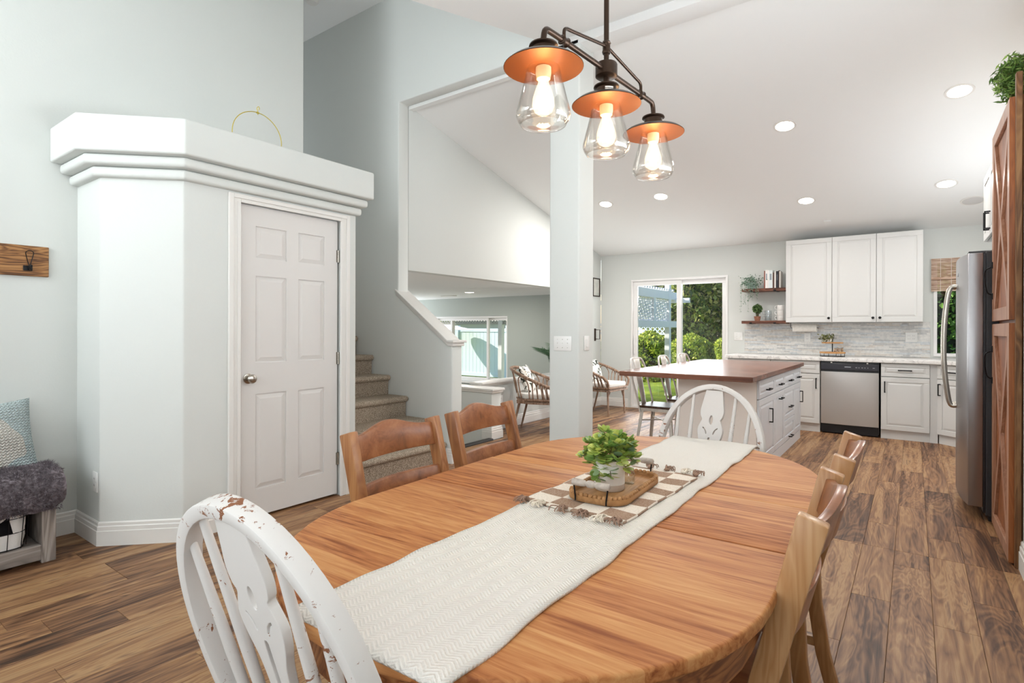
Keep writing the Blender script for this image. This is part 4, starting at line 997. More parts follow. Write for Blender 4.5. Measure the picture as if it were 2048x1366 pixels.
tt = thing('bottle', 'small white bottle beside the plant on the upper tray tier', 'bottle', (-.83, 7.89, 1.0945), 0); M().lathe([(0, 0), (.012, 0), (.012, .032), (.005, .04), (.005, .052), (0, .052)], 14).build('bottle_body', MUG, tt, smooth=40)

# ---- island
BUT = NT('butcher_block'); v = BUT.coord((1, 1, 1), rnd=False); br = BUT.n('TexBrick'); br.inputs['Scale'].default_value = 1; br.inputs['Brick Width'].default_value = .38; br.inputs['Row Height'].default_value = .045; br.inputs['Mortar Size'].default_value = 0; br.offset = .37
br.inputs['Color1'].default_value = lin('#5c3324'); br.inputs['Color2'].default_value = lin('#8a5540'); BUT.l(v, br.inputs[0])
vg = BUT.coord((4, 50, 50), rnd=False); n1 = BUT.noise(vg, 1, 5); BUT.base(BUT.mix(.35, br.outputs[0], BUT.ramp(n1, [(.35, '#3c2018'), (.65, '#a06d54')]))); BUT = BUT.set(.24, 0, .5)
il = thing('kitchen_island', 'white kitchen island with dark butcher-block top', 'kitchen island', (0, 0, 0))
M().box(-2.152, -1.018, 4.612, 7.13, .828, .871).build('island_top', BUT, il, bevel=.004, seg=2)
ISLF = paint('island_panel', '#fbf1e8', .6, .03)
M().box(-1.742, -1.07, 4.99, 7.115, .0, .826).build('island_body', ISLF, il)
g = bpy.data.objects.new('drawer_side', None); COL.objects.link(g); g.parent = il; g.location = (-1.069, 4.99, 0); g.rotation_euler = (0, 0, PI / 2)
# drawer_side local: u along +Y world, facing -Y local = +X world
yc = [0.004, .655, 1.13, 1.71, 2.125]
for i in range(4):
    a, b = yc[i] + .003, yc[i + 1] - .003
    cab_front(g, a, b, .655, .815, ISLW, .045, 'drawer', handle='bar_h', hpos=((b - a) / 2, .062))
def isl_door(i, hp, hd): a, b = yc[i] + .003, yc[i + 1] - .003; cab_front(g, a, b, .105, .648, ISLW, .055, 'door', handle=hd, hpos=hp)
isl_door(0, (.40, .37), 'bar_v'); isl_door(1, (.235, .475), 'bar_h'); isl_door(3, (.35, .38), 'bar_v')
a, b = yc[2] + .003, yc[3] - .003
cab_front(g, a, b, .325, .648, ISLW, .05, 'drawer', handle='bar_h', hpos=((b - a) / 2, .12)); cab_front(g, a, b, .105, .318, ISLW, .05, 'drawer', handle='bar_h', hpos=((b - a) / 2, .03))
M().box(.004, 2.125, -.016, 0, .0, .098).build('plinth', ISLW, g)
bpy.context.view_layer.update()
for e in list(g.children):
    mb = g.matrix_basis @ e.matrix_basis; e.parent = il; e.matrix_basis = mb
bpy.data.objects.remove(g)

# ---- metal chairs at the island
METW = NT('worn_white_metal'); v = METW.coord(); METW.base(METW.ramp(METW.noise(v, 18, 5, .7), [(.3, '#cfc8bf'), (.62, '#e3ded8'), (.78, '#a08f80')])); METW = METW.set(.38, .35)
SEATW = wood('seat_wood', [(.3, '#34241b'), (.5, '#4a3528'), (.7, '#5f4636')], axis=0, rough=.3)
def bistro(lb, loc, rz):
    """local +y forward, seat centre at origin"""
    t = thing('metal_chair', lb, 'chair', loc, rz, 'white metal chairs along the island')
    M().prism(rrect(-.185, .185, -.18, .18, .05, 5), .485, .507).build('seat', SEATW, t, bevel=.004, smooth=40)
    m = M(); m.prism(rrect(-.172, .172, -.168, .168, .045, 4), .455, .484); m.build('seat_pan', METW, t, smooth=40)
    for sx in (-1, 1):
        for sy in (-1, 1):
            p0 = Vector((sx * .155, sy * .15, .47)); p1 = Vector((sx * .20, sy * .205, 0)); m = M(); vs = []
            for p, w_ in ((p0, .034), (p1, .021)):
                vs += [(p.x - sx * w_, p.y, p.z), (p.x, p.y, p.z), (p.x, p.y - sy * w_, p.z), (p.x - sx * .006, p.y - sy * w_, p.z), (p.x - sx * .006, p.y - sy * .006, p.z), (p.x - sx * w_, p.y - sy * .006, p.z)]
            m.add(vs, [(k, (k + 1) % 6, 6 + (k + 1) % 6, 6 + k) for k in range(6)] + [tuple(range(6)), tuple(range(6, 12))[::-1]]); m.build('leg', METW, t, smooth=40)
    M().tube([(-.165, -.165, .36), (.165, .165, .355)], .007, 6).tube([(.165, -.165, .36), (-.165, .165, .355)], .007, 6).build('cross_brace', METW, t, smooth=40)
    pts = catmull([(-.168, -.15, .44), (-.176, -.17, .56), (-.186, -.215, .72), (-.176, -.245, .86), (-.125, -.268, .942), (0, -.275, .955), (.125, -.268, .942), (.176, -.245, .86), (.186, -.215, .72), (.176, -.17, .56), (.168, -.15, .44)], 5)
    M().tube(pts, .0105, 8).build('back_hoop', METW, t, smooth=60)
    m = M(); m.grid(lambda u, v: ((u - .5) * (.10 + .06 * v), -.178 - .088 * v + .012 * math.cos((u - .5) * PI), .50 + .452 * v), 6, 10); m.build('back_slat', METW, t, smooth=60, solid=.004)
    return t
bistro('white metal chair with wood seat, nearest of three at island', (-2.01, 5.27, 0), -PI / 2)
bistro('white metal chair with wood seat, middle of three at island', (-1.965, 5.90, 0), -PI / 2 + .03)
bistro('white metal chair with wood seat, farthest of three at island', (-1.955, 6.50, 0), -PI / 2 - .04)

# ---- refrigerator
fr = thing('refrigerator', 'stainless side-by-side refrigerator with dark side beside the wood cabinet', 'refrigerator', (0, 0, 0))
FS = NT('fridge_side'); v = FS.coord(); FS.base('#2b292b'); FS.bump(FS.noise(v, 300, 2), .3, .002); FS = FS.set(.5)
B(.385, 1.06, 4.735, 5.62, .03, 1.765).build('body', FS, fr, bevel=.006, seg=2)
B(.372, .384, 4.745, 5.61, .05, 1.75).build('gasket', BLACK, fr)
for ya, yb_ in ((4.738, 5.172), (5.180, 5.617)):
    m = M(); n = 14; z0, z1 = .085, 1.755; vs = []
    for i in range(n + 1):
        u = i / n; y = ya + (yb_ - ya) * u; yy = (y - 5.178) / .44; x = .258 + .038 * abs(yy) ** 2.4
        vs += [(x, y, z0), (x, y, z1), (.371, y, z1), (.371, y, z0)]
    m.add(vs, [(i * 4 + k, i * 4 + (k + 1) % 4, (i + 1) * 4 + (k + 1) % 4, (i + 1) * 4 + k) for i in range(n) for k in range(4)] + [(3, 2, 1, 0), tuple(range(n * 4, n * 4 + 4))])
    m.build('fridge_door', STEELF, fr, bevel=.004, seg=2, smooth=30)
for y in (5.125, 5.232):
    M().tube(catmull([(.255, y, .70), (.222, y, .705), (.205, y, .78), (.188, y, .95), (.182, y, 1.13), (.188, y, 1.32), (.205, y, 1.49), (.222, y, 1.555), (.255, y, 1.56)], 5), .0125, 10, flat=(1, 1.3)).build('handle', NICKEL, fr, smooth=60)
B(.40, .70, 4.74, 5.60, .0, .03).build('base_grille', BLACK, fr)
M().box(.30, .45, 4.80, 4.90, 1.757, 1.775).box(.30, .45, 5.45, 5.55, 1.757, 1.775).build('hinge_cover', BLACK, fr, bevel=.003)
M().lathe([(0, 0), (.013, 0), (.013, -.003), (0, -.003)], 18, axis='x').build('badge', plain('badge', '#d7d8da', .3, .4), fr, loc=(.258, 5.06, 1.64))
# cabinet over the fridge
oc = thing('wall_cabinet', 'white cabinet above the refrigerator', 'cabinet', (.462, 5.63, 1.93), -PI / 2)
M().box(0, .86, .001, .64, 0, .49).build('carcass', CABW, oc)
cab_front(oc, .003, .428, .002, .488, CABW, .055, 'door', handle='bar_v', hpos=(.39, .10)); cab_front(oc, .432, .857, .002, .488, CABW, .055, 'door', handle='bar_v', hpos=(.035, .10))
# ---- tall wooden pantry cabinet with X doors
WC1 = wood('rustic_brown', [(.3, '#6b3a1e'), (.5, '#8f5229'), (.72, '#a9683a')], axis=2, rough=.42, fine=.7, wave=.12)
WC2 = wood('rustic_face', [(.3, '#8a5d44'), (.5, '#a5775c'), (.72, '#b98f75')], axis=2, rough=.4, fine=.7, wave=.12)
tc_ = thing('pantry_cabinet', 'tall rustic brown cabinet with X-braced doors beside the fridge', 'cabinet', (0, 0, 0))
B(.448, 1.10, 3.930, 4.715, 0, 2.49).build('carcass', WC1, tc_)
B(.434, .461, 3.882, 3.926, 0, 2.60).build('side_board', wood('side_board_wood', [(.3, '#5a3a20'), (.5, '#76502f'), (.72, '#8e6741')], axis=2, rough=.5), tc_, bevel=.004)
for z0, z1 in ((.012, 1.285), (1.303, 2.485)):
    H_ = z1 - z0; W_ = .785; s = .075
    e = B(.018, .034, .01, W_ - .01, .01, H_ - .01).build('cabinet_door', WC1, tc_, loc=(.412, 3.928, z0))
    for nm, b in (('stile', (0, .018, 0, s, 0, H_)), ('stile', (0, .018, W_ - s, W_, 0, H_)), ('rail', (0, .018, s, W_ - s, 0, s)), ('rail', (0, .018, s, W_ - s, H_ - s, H_))):
        B(*b).build(nm, WC2, e, bevel=.002)
    B(.0, .034, -.002, 0, 0, H_).build('edge_band', WC1, e)
    for sg in (1, -1):
        dy, dz = W_ - 2 * s, (H_ - 2 * s); a = math.atan2(dz, dy); wd = .028
        ny, nz = -math.sin(a) * wd, math.cos(a) * wd
        q = [(s, s), (W_ - s, H_ - s)] if sg > 0 else [(s, H_ - s), (W_ - s, s)]
        if sg < 0: nz = -nz; ny = ny
        poly = [(q[0][0] + ny, q[0][1] + nz), (q[0][0] - ny, q[0][1] - nz), (q[1][0] - ny, q[1][1] - nz), (q[1][0] + ny, q[1][1] + nz)]
        poly = [(min(max(y, s * .6), W_ - s * .6), min(max(z, s * .6), H_ - s * .6)) for y, z in poly]
        M().prism(poly, .002 if sg > 0 else .004, .0178, 'yz').build('x_brace', WC2, e)
    zc_ = (H_ - .26 if z0 < 1 else .26); M().tube(catmull([(0, W_ - .04, zc_ - .09), (-.028, W_ - .045, zc_ - .07), (-.042, W_ - .05, zc_ + .02), (-.035, W_ - .045, zc_ + .07), (0, W_ - .04, zc_ + .09)], 5), .004, 8).build('handle', BLKM, e, smooth=60)
    for dz in (-.1, .1): B(-.006, .001, W_ - .055, W_ - .025, zc_ + dz - .02, zc_ + dz + .02).build('handle_plate', BLKM, e)
gt = thing('greenery', 'feathery green artificial sprigs on top of the tall wood cabinet', 'plant', (.535, 4.06, 2.491), 0)
m = M(); pts = []
for k in range(70):
    a = random.uniform(2.0, 4.4); L = random.uniform(.08, .17); up = random.uniform(.0, .26)
    path = catmull([(0, random.uniform(-.1, .2), .02), (math.cos(a) * L * .5, .05 + math.sin(a) * L * .5, .09 + up * .6), (math.cos(a) * L, .03 + math.sin(a) * L, .03 + up * .8)], 7); m.tube(path, .0016, 4)
    pts += [np.array(p) + rng.normal(size=3) * .012 for p in path[4:] for _ in range(5)]
pts = [np.array([p[0], p[1], max(p[2], .014)]) for p in pts]
m.build('stems', STEM, gt); leafmesh('foliage', np.array(pts), .0045, leaf_mat('fern_green', [(0, '#35501f'), (.5, '#5b7b33'), (1, '#8aa552')]), gt, 4.2, kind='stuff')
# ---- woven shade
bl = thing('window_shade', 'woven brown bamboo shade half covering the kitchen window', 'window shade', (0, 0, 0))
BAM = wood('bamboo', [(.3, '#9c7a63'), (.5, '#bd9d86'), (.7, '#d6bca8')], axis=0, rough=.7)
proto = None
for k in range(24):
    z = 2.085 - k * .0162; 
    if proto is None: proto = B(.172, .97, -.003, .003, -.0066, .0066).build('slat', BAM, bl, loc=(0, 8.225, z))
    else: o = proto.copy(); COL.objects.link(o); o.location = (0, 8.225 + random.uniform(-.002, .002), z)
B(.172, .97, 8.205, 8.219, 1.845, 1.868).build('fold', BAM, bl)
for x in (.26, .36, .55, .75): M().cyl((x, 8.2195, 1.70), (x, 8.2195, 2.09), .0018, n=5).build('cord', MUG, bl)
# ================================================================== LIGHTS, PLATES, LEFT SIDE, NOOK, OUTSIDE
LENS = glow('downlight_lens', '#fff4e2', 9.0)
RL = [((.29, 5.57), 'recessed ceiling light nearest the tall wood cabinet'), ((-.96, 5.58), 'recessed ceiling light over the near end of island'), ((.27, 7.13), 'recessed ceiling light in front of the kitchen window'), ((-1.0, 7.13), 'recessed ceiling light over the far end of island'), ((-2.51, 6.55), 'recessed ceiling light in front of the patio door'), ((-3.25, 6.54), 'recessed ceiling light over the nook, nearest the column')]
for (x, y), lb in RL:
    t = thing('recessed_light', lb, 'ceiling light', (x, y, zk(y)), 0, 'recessed lights in the kitchen ceiling'); t.rotation_euler = (math.atan(-.25), 0, 0)
    M().lathe([(.078, -.004), (.097, -.003), (.098, 0.001), (.078, .001)], 32, close=True).build('trim_ring', TRIM, t, smooth=40); M().lathe([(0, -.003), (.078, -.003), (.078, 0), (0, 0)], 32).build('lens', LENS, t)
    lamp('downlight', 'AREA', (0, 0, -.012), 4.5 if y > 7 else 17, (1.0, .975, .945), .15, parent=t)
for (x, y), lb in (((-5.97, 7.0), 'recessed light in the low family room ceiling'),):
    t = thing('recessed_light', lb, 'ceiling light', (x, y, 1.857), 0)
    M().lathe([(.075, -.004), (.092, -.003), (.093, 0), (.075, 0)], 28, close=True).build('trim_ring', TRIM, t); M().lathe([(0, -.003), (.075, -.003), (.075, 0), (0, 0)], 28).build('lens', LENS, t)
    lamp('downlight', 'AREA', (0, 0, -.01), 12, (1, .94, .86), .15, parent=t)
o = B(-7.05, -6.75, 7.45, 7.56, 1.848, 1.857).build('ceiling_vent', TRIM, bevel=.002); tag(o, 'white slotted vent in the family room ceiling', 'vent')
t = thing('ceiling_speaker', 'round white speaker set in the kitchen ceiling', 'speaker', (.51, 7.59, zk(7.59)), 0); t.rotation_euler = (math.atan(-.25), 0, 0)
M().lathe([(.092, -.005), (.108, -.004), (.109, .001), (.092, .001)], 32, close=True).build('rim', TRIM, t, smooth=40); M().lathe([(0, -.007), (.06, -.006), (.092, -.002), (.092, 0)], 32).build('grille', plain('grille', '#cfcdca', .6), t, smooth=40)
o = B(-.055, .055, -.055, .055, -.008, 0).build('ceiling_plate', CEIL, bevel=.002, loc=(-1.553, 2.95, zd(2.95)), rot=(math.atan(.25), 0, .0)); tag(o, 'square blank plate on the dining ceiling above the pendant', 'cover plate')
o = B(-.04, .04, -.03, .03, -.012, 0).build('ceiling_sensor', CEIL, bevel=.002, loc=(-.85, 7.75, zk(7.75)), rot=(math.atan(-.25), 0, 0)); tag(o, 'small white sensor on the ceiling above wall cabinets', 'sensor')
m = M(); m.lathe([(0, -.04), (.05, -.038), (.065, -.02), (.065, 0)], 24); o = m.build('smoke_detector', TRIM, smooth=40, loc=(-4.99, 3.36, 4.62)); tag(o, 'round smoke detector on the high stairwell ceiling', 'smoke detector')

# ---- plates (local: facing -y, centre at origin)
def plate(name, lb, cat, loc, rz, w_, h_, kind, n=1):
    t = thing(name, lb, cat, loc, rz); M().box(-w_ / 2, w_ / 2, -.006, 0, -h_ / 2, h_ / 2).build('cover_plate', WPLATE, t, bevel=.003, seg=2, smooth=40)
    for i in range(n):
        u = (i - (n - 1) / 2) * .046
        if kind == 'toggle': M().box(u - .005, u + .005, -.0068, -.006, -.012, .012).box(u - .0035, u + .0035, -.016, -.006, .000, .009).build('toggle', WPLATE, t)
        elif kind == 'rocker': M().box(u - .0165, u + .0165, -.009, -.006, -.033, .033).build('rocker', WPLATE, t, bevel=.002)
        elif kind == 'outlet':
            for z in (-.019, .019):
                M().box(u - .016, u + .016, -.008, -.006, z - .014, z + .014).build('socket', WPLATE, t, bevel=.003)
                M().box(u - .008, u - .006, -.0083, -.0078, z - .004, z + .005).box(u + .006, u + .008, -.0083, -.0078, z - .004, z + .005).build('slot', DARK, t)
        if kind == 'toggle':
            for z in (-.033, .033): M().lathe([(0, -.0072), (.003, -.007), (.003, -.006)], 8, (u, 0, z), axis='y').build('screw', NICKEL, t)
    return t
plate('light_switch', 'triple toggle switch plate on the front of the column', 'light switch', (-2.262, 3.799, 1.132), 0, .165, .117, 'toggle', 3)
plate('light_switch', 'single dimmer switch on the right side of the column', 'light switch', (-2.115, 3.918, 1.136), PI / 2, .082, .117, 'rocker', 1)
plate('light_switch', 'switch plate on the wall between patio door and backsplash', 'light switch', (-2.012, 8.249, 1.153), 0, .118, .115, 'toggle', 2)
plate('power_outlet', 'outlet low on the wall left of the patio door', 'outlet', (-3.79, 8.249, .325), 0, .075, .117, 'outlet')
plate('power_outlet', 'outlet in the backsplash under the paper towel roll', 'outlet', (-1.135, 8.230, 1.145), 0, .075, .117, 'outlet')
plate('power_outlet', 'double outlet in the backsplash near the kitchen window', 'outlet', (-.018, 8.230, 1.16), 0, .118, .117, 'outlet', 2)
plate('power_outlet', 'outlet on the shaded side of the pantry beside bench', 'outlet', (-3.822, 1.164, .357), 0, .072, .116, 'outlet')
plate('power_outlet', 'outlet on the knee wall behind the wicker chair', 'outlet', (-4.174, 5.50, .36), PI / 2, .072, .116, 'outlet')

# ---- hoop ornament on the pantry ledge
BRASS = plain('brass', '#cbb64e', .3, .8)
t = thing('wire_hoop', 'thin brass hoop ornament with a hook on the pantry ledge', 'ornament', (-3.62, 2.02, 2.432), R(90))
M().tube([(.175 * math.cos(a), 0, .115 + .172 * math.sin(a)) for a in [2 * PI * k / 48 for k in range(48)]], .0028, 8, True).build('hoop', BRASS, t, smooth=60)
M().tube(catmull([(0, 0, .272), (0, 0, .30), (-.006, 0, .315), (.004, 0, .330), (.012, 0, .320), (.008, 0, .310)], 4), .0024, 6).build('hook', BRASS, t, smooth=60)
M().lathe([(.006, -.008), (.006, .008)], 10, (0, 0, .286), axis='x').build('wrap', BRASS, t, smooth=40)
o = M(); o.prism(rrect(-.10, .10, -.03, .03, .02, 4), 0, .012); o = o.build('hoop_stand', WPLATE, loc=(-3.62, 2.02, 2.4325), rot=(0, 0, R(90))) if False else None

# ---- coat rack on the left wall
RW = wood('rack_wood', [(.3, '#5c3a20'), (.5, '#8a5d34'), (.72, '#a97a4a')], axis=1, rough=.6, ring=1.6, wave=.45)
t = thing('coat_rack', 'rustic brown wood coat rack board with black hooks on left wall', 'coat rack', (-4.144, .62, 1.545), 0)
B(0, .022, -.40, .402, 0, .175).build('board', RW, t, bevel=.003)
for k, y in enumerate((.312, .06, -.20)):
    e = M(); e.tube(catmull([(.028, y, .05), (.030, y - .016, .12), (.034, y - .016, .137), (.036, y, .146), (.034, y + .016, .137), (.030, y + .016, .12), (.028, y, .05)], 5), .0022, 6)
    hk = e.build('hook_wire', BLKM, t, smooth=60)
    M().box(.022, .028, y - .028, y + .014, .030, .060).build('hook_plate', BLKM, hk, bevel=.002)
    M().tube(catmull([(.028, y, .05), (.045, y, .035), (.058, y, .040), (.058, y, .055)], 4), .004, 8).ball((.058, y, .056), .008, 10, 6).build('hook_knob', BLKM, hk, smooth=60)

# ---- bench
BW = wood('grey_wood', [(.3, '#6f665f'), (.5, '#8b817a'), (.72, '#a39a92')], axis=2, rough=.7, fine=.8)
BWX = wood('grey_wood_rail', [(.3, '#6f665f'), (.5, '#8b817a'), (.72, '#a39a92')], axis=1, rough=.7, fine=.8)
bn = thing('bench', 'grey wood storage bench against the left wall', 'bench', (-4.12, 0, 0))
B(0, .395, .895, .957, 0, .385).build('end_panel', BW, bn, bevel=.003); B(0, .395, -.35, -.29, 0, .385).build('end_panel', BW, bn, bevel=.003)
B(0, .395, -.29, .895, .018, .098).build('bottom_rail', BWX, bn, bevel=.003); B(0, .40, -.36, .962, .386, .424).build('bench_top', BWX, bn, bevel=.003); B(0, .015, -.29, .895, .098, .385).build('back_panel', BWX, bn)
B(.02, .38, .27, .30, .099, .385).build('divider', BW, bn)
# fur throw draped over the front edge
FUR = NT('grey_fur'); v = FUR.coord(); FUR.base(FUR.ramp(FUR.noise(v, 55, 4), [(.35, '#544c4e'), (.55, '#746b70'), (.7, '#928a8e')])); FUR = FUR.set(1.0, 0, .05)
ft = thing('fur_cushion', 'shaggy charcoal grey fur pad along the bench top', 'cushion', (-4.12, 0, 0))
m = M(); sect = [(.07, .427), (.06, .455), (.12, .478), (.25, .502), (.36, .497), (.435, .462), (.460, .40), (.455, .33), (.430, .285), (.408, .295), (.406, .36), (.404, .425)]
L = 30; vs = []
for j in range(L + 1):
    y = -.36 + 1.35 * j / L; e = min(1, max(0, (j / L)), (L - j) / L * 9 + .35)
    for x, z in sect: vs.append((x, y if j < L else .985, .425 + (z - .425) * (1 if j < L else .72) + .006 * math.sin(j * 1.7 + x * 20)))
K = len(sect); m.add(vs, [(j * K + k, j * K + (k + 1) % K, (j + 1) * K + (k + 1) % K, (j + 1) * K + k) for j in range(L) for k in range(K)] + [tuple(range(K))[::-1], tuple(range(L * K, L * K + K))])
m.build('pad', FUR, ft, smooth=70)
# pile strands
N = 26000; ys = rng.uniform(-.1, .972, N); tt = rng.uniform(0, 1, N); sp2 = np.array(sect[1:9]); seg = np.linspace(0, 1, len(sp2)); px_ = np.interp(tt, seg, sp2[:, 0]); pz_ = np.interp(tt, seg, sp2[:, 1])
nxn = np.interp(tt, seg, [-.7, -.3, 0, .3, .8, 1, 1, 1]); nzn = np.interp(tt, seg, [.7, 1, 1, 1, .6, .1, -.1, -.4])
endm = rng.random(N) < .10; ys[endm] = .985; kf = np.where(endm, rng.uniform(.3, 1, N), 1); px_ = np.where(endm, .10 + (px_ - .10) * 1, px_); pz_ = np.where(endm, .425 + (pz_ - .425) * kf * .8, pz_); px_ = np.where(endm, rng.uniform(.08, .37, N), px_); pz_ = np.where(endm, rng.uniform(.428, .478, N), pz_)
base = np.stack([px_, ys, pz_], 1); nr = np.stack([np.where(endm, 0, nxn), np.where(endm, 1.0, 0), np.where(endm, 0, nzn)], 1) + rng.normal(size=(N, 3)) * .45; nr /= np.linalg.norm(nr, axis=1)[:, None]
cl = np.stack([np.sin(ys * 60 + px_ * 25), np.cos(ys * 45 + pz_ * 50), np.sin(pz_ * 70 + ys * 30)], 1) * .35; nr = nr + cl
Ls = rng.uniform(.009, .020, (N, 1)); sd3 = np.cross(nr, rng.normal(size=(N, 3))); sd3 /= np.linalg.norm(sd3, axis=1)[:, None]; sd3 *= .0016
tip = base + nr * Ls; v3 = np.stack([base - sd3, base + sd3, tip], 1).reshape(-1, 3); ii = np.arange(N) * 3
me = bpy.data.meshes.new('pile'); me.from_pydata(v3.tolist(), [], np.stack([ii, ii + 1, ii + 2], 1).tolist()); me.materials.append(FUR); o = bpy.data.objects.new('pile', me); COL.objects.link(o); o.parent = ft; o['kind'] = 'stuff'
# pillow
def knit():
    t = NT('knit'); v = t.coord(rnd=False); sp = t.n('SeparateXYZ'); t.l(v, sp.inputs[0])
    a = t.math('SINE', t.math('ADD', t.math('MULTIPLY', sp.outputs[2], 420), t.math('MULTIPLY', t.math('ABSOLUTE', t.math('SINE', t.math('MULTIPLY', sp.outputs[1], 190))), 3)))
    big = t.noise(v, 5.5, 1); n = t.noise(v, 40, 2)
    d = t.n('VectorMath', operation='DISTANCE'); t.l(v, d.inputs[0]); d.inputs[1].default_value = (.03, -.02, -.02)
    f = t.math('GREATER_THAN', t.math('ADD', d.outputs['Value'], t.math('MULTIPLY', t.math('SUBTRACT', big, .5), .12)), .17)
    c = t.mix(f, lin('#e8e2d9'), lin('#cbd7d7')); t.base(t.mix(t.math('MULTIPLY', t.math('ADD', a, 1.0), .22), c, lin('#a3aaa6'), 'MULTIPLY')); t.bump(t.math('ADD', a, n), .9, .006); return t.set(.95, 0, .1)
pw = M(); NU = 28
def pil(sg):
    def fn(u, v):
        a, b = u * 2 - 1, v * 2 - 1; q = (max(0, 1 - a * a) * max(0, 1 - b * b)) ** .42
        pin = 1 - .07 * (1 - b * b) ; pin2 = 1 - .07 * (1 - a * a)
        return (sg * .085 * q + .006 * math.sin(7 * b + 3 * a) * q, a * .215 * pin, b * .215 * pin2)
    return fn
pw.grid(pil(1), NU, NU).grid(pil(-1), NU, NU)
o = pw.build('pillow', knit(), smooth=80, loc=(-3.985, .715, .628), rot=(R(4), R(-13), 0)); tag(o, 'chunky knit cream and pale blue pillow leaning on the bench', 'pillow')
# wire basket with liner
bk_ = thing('wire_basket', 'black wire basket with black and white fabric liner in bench', 'basket', (-4.06, .33, .1))
LIN = NT('liner_patch'); v = LIN.coord(rnd=False); sp = LIN.n('SeparateXYZ'); LIN.l(v, sp.inputs[0])
q1 = LIN.math('LESS_THAN', LIN.math('ADD', sp.outputs[1], LIN.math('MULTIPLY', sp.outputs[2], .22)), .475); q2 = LIN.math('GREATER_THAN', sp.outputs[2], .085)
LIN.base(LIN.mix(LIN.math('MULTIPLY', q1, q2), lin('#dcd9d5'), lin('#151416'))); LIN.bump(LIN.noise(v, 25, 3), .4, .01); LIN = LIN.set(.9, 0, .1)
m = M(); n = 20
def liner(u, v):
    k = 1 - .05 * (1 - v); return (.02 + .285 * u * k + .0, 0, 0)
ring = rrect(.02, .315, .02, .515, .05, 5); R_ = len(ring); vs = []
for z, k in ((.004, .94), (.06, .97), (.12, .985), (.19, .995), (.235, 1.0)):
    for i, (x, y) in enumerate(ring): vs.append((.167 + (x - .167) * k + .004 * math.sin(i * 1.3 + z * 50), .267 + (y - .267) * k + .005 * math.sin(i * 1.9 + z * 40), z))
m.add(vs, [(j * R_ + i, j * R_ + (i + 1) % R_, (j + 1) * R_ + (i + 1) % R_, (j + 1) * R_ + i) for j in range(4) for i in range(R_)] + [tuple(range(R_))[::-1]]); m.build('liner', LIN, bk_, smooth=60, solid=.004)
m = M()
for z, k in ((.003, .955), (.085, .985), (.16, 1.01), (.245, 1.02)): m.tube([(.167 + (x - .167) * k, .267 + (y - .267) * k, z) for x, y in ring], .0022, 6, True)
for i in range(9):
    y = .04 + .455 * i / 8
    for xx in (.006, .328): m.cyl((.167 + (xx - .167) * .95, .267 + (y - .267) * .955, .003), (.167 + (xx - .167) * 1.01, .267 + (y - .267) * 1.02, .245), .0019, n=6)
for i in range(5):
    x = .05 + .23 * i / 4
    for yy in (.006, .528): m.cyl((.167 + (x - .167) * .95, .267 + (yy - .267) * .955, .003), (.167 + (x - .167) * 1.01, .267 + (yy - .267) * 1.01, .245), .0019, n=6)
m.build('wire_frame', BLKM, bk_, smooth=40)
M().lathe([(0, .003), (.007, .003), (.007, 0)], 12, (.333, .455, .215), axis='x').build('rivet', plain('rivet', '#6b3f2c', .4, .5), bk_)
M().tube(catmull([(.333, .445, .215), (.345, .40, .17), (.346, .33, .160), (.345, .25, .17), (.333, .2, .215)], 6), .009, 8, flat=(.35, 1)).build('strap_handle', plain('strap', '#cfccc8', .8), bk_, smooth=60)

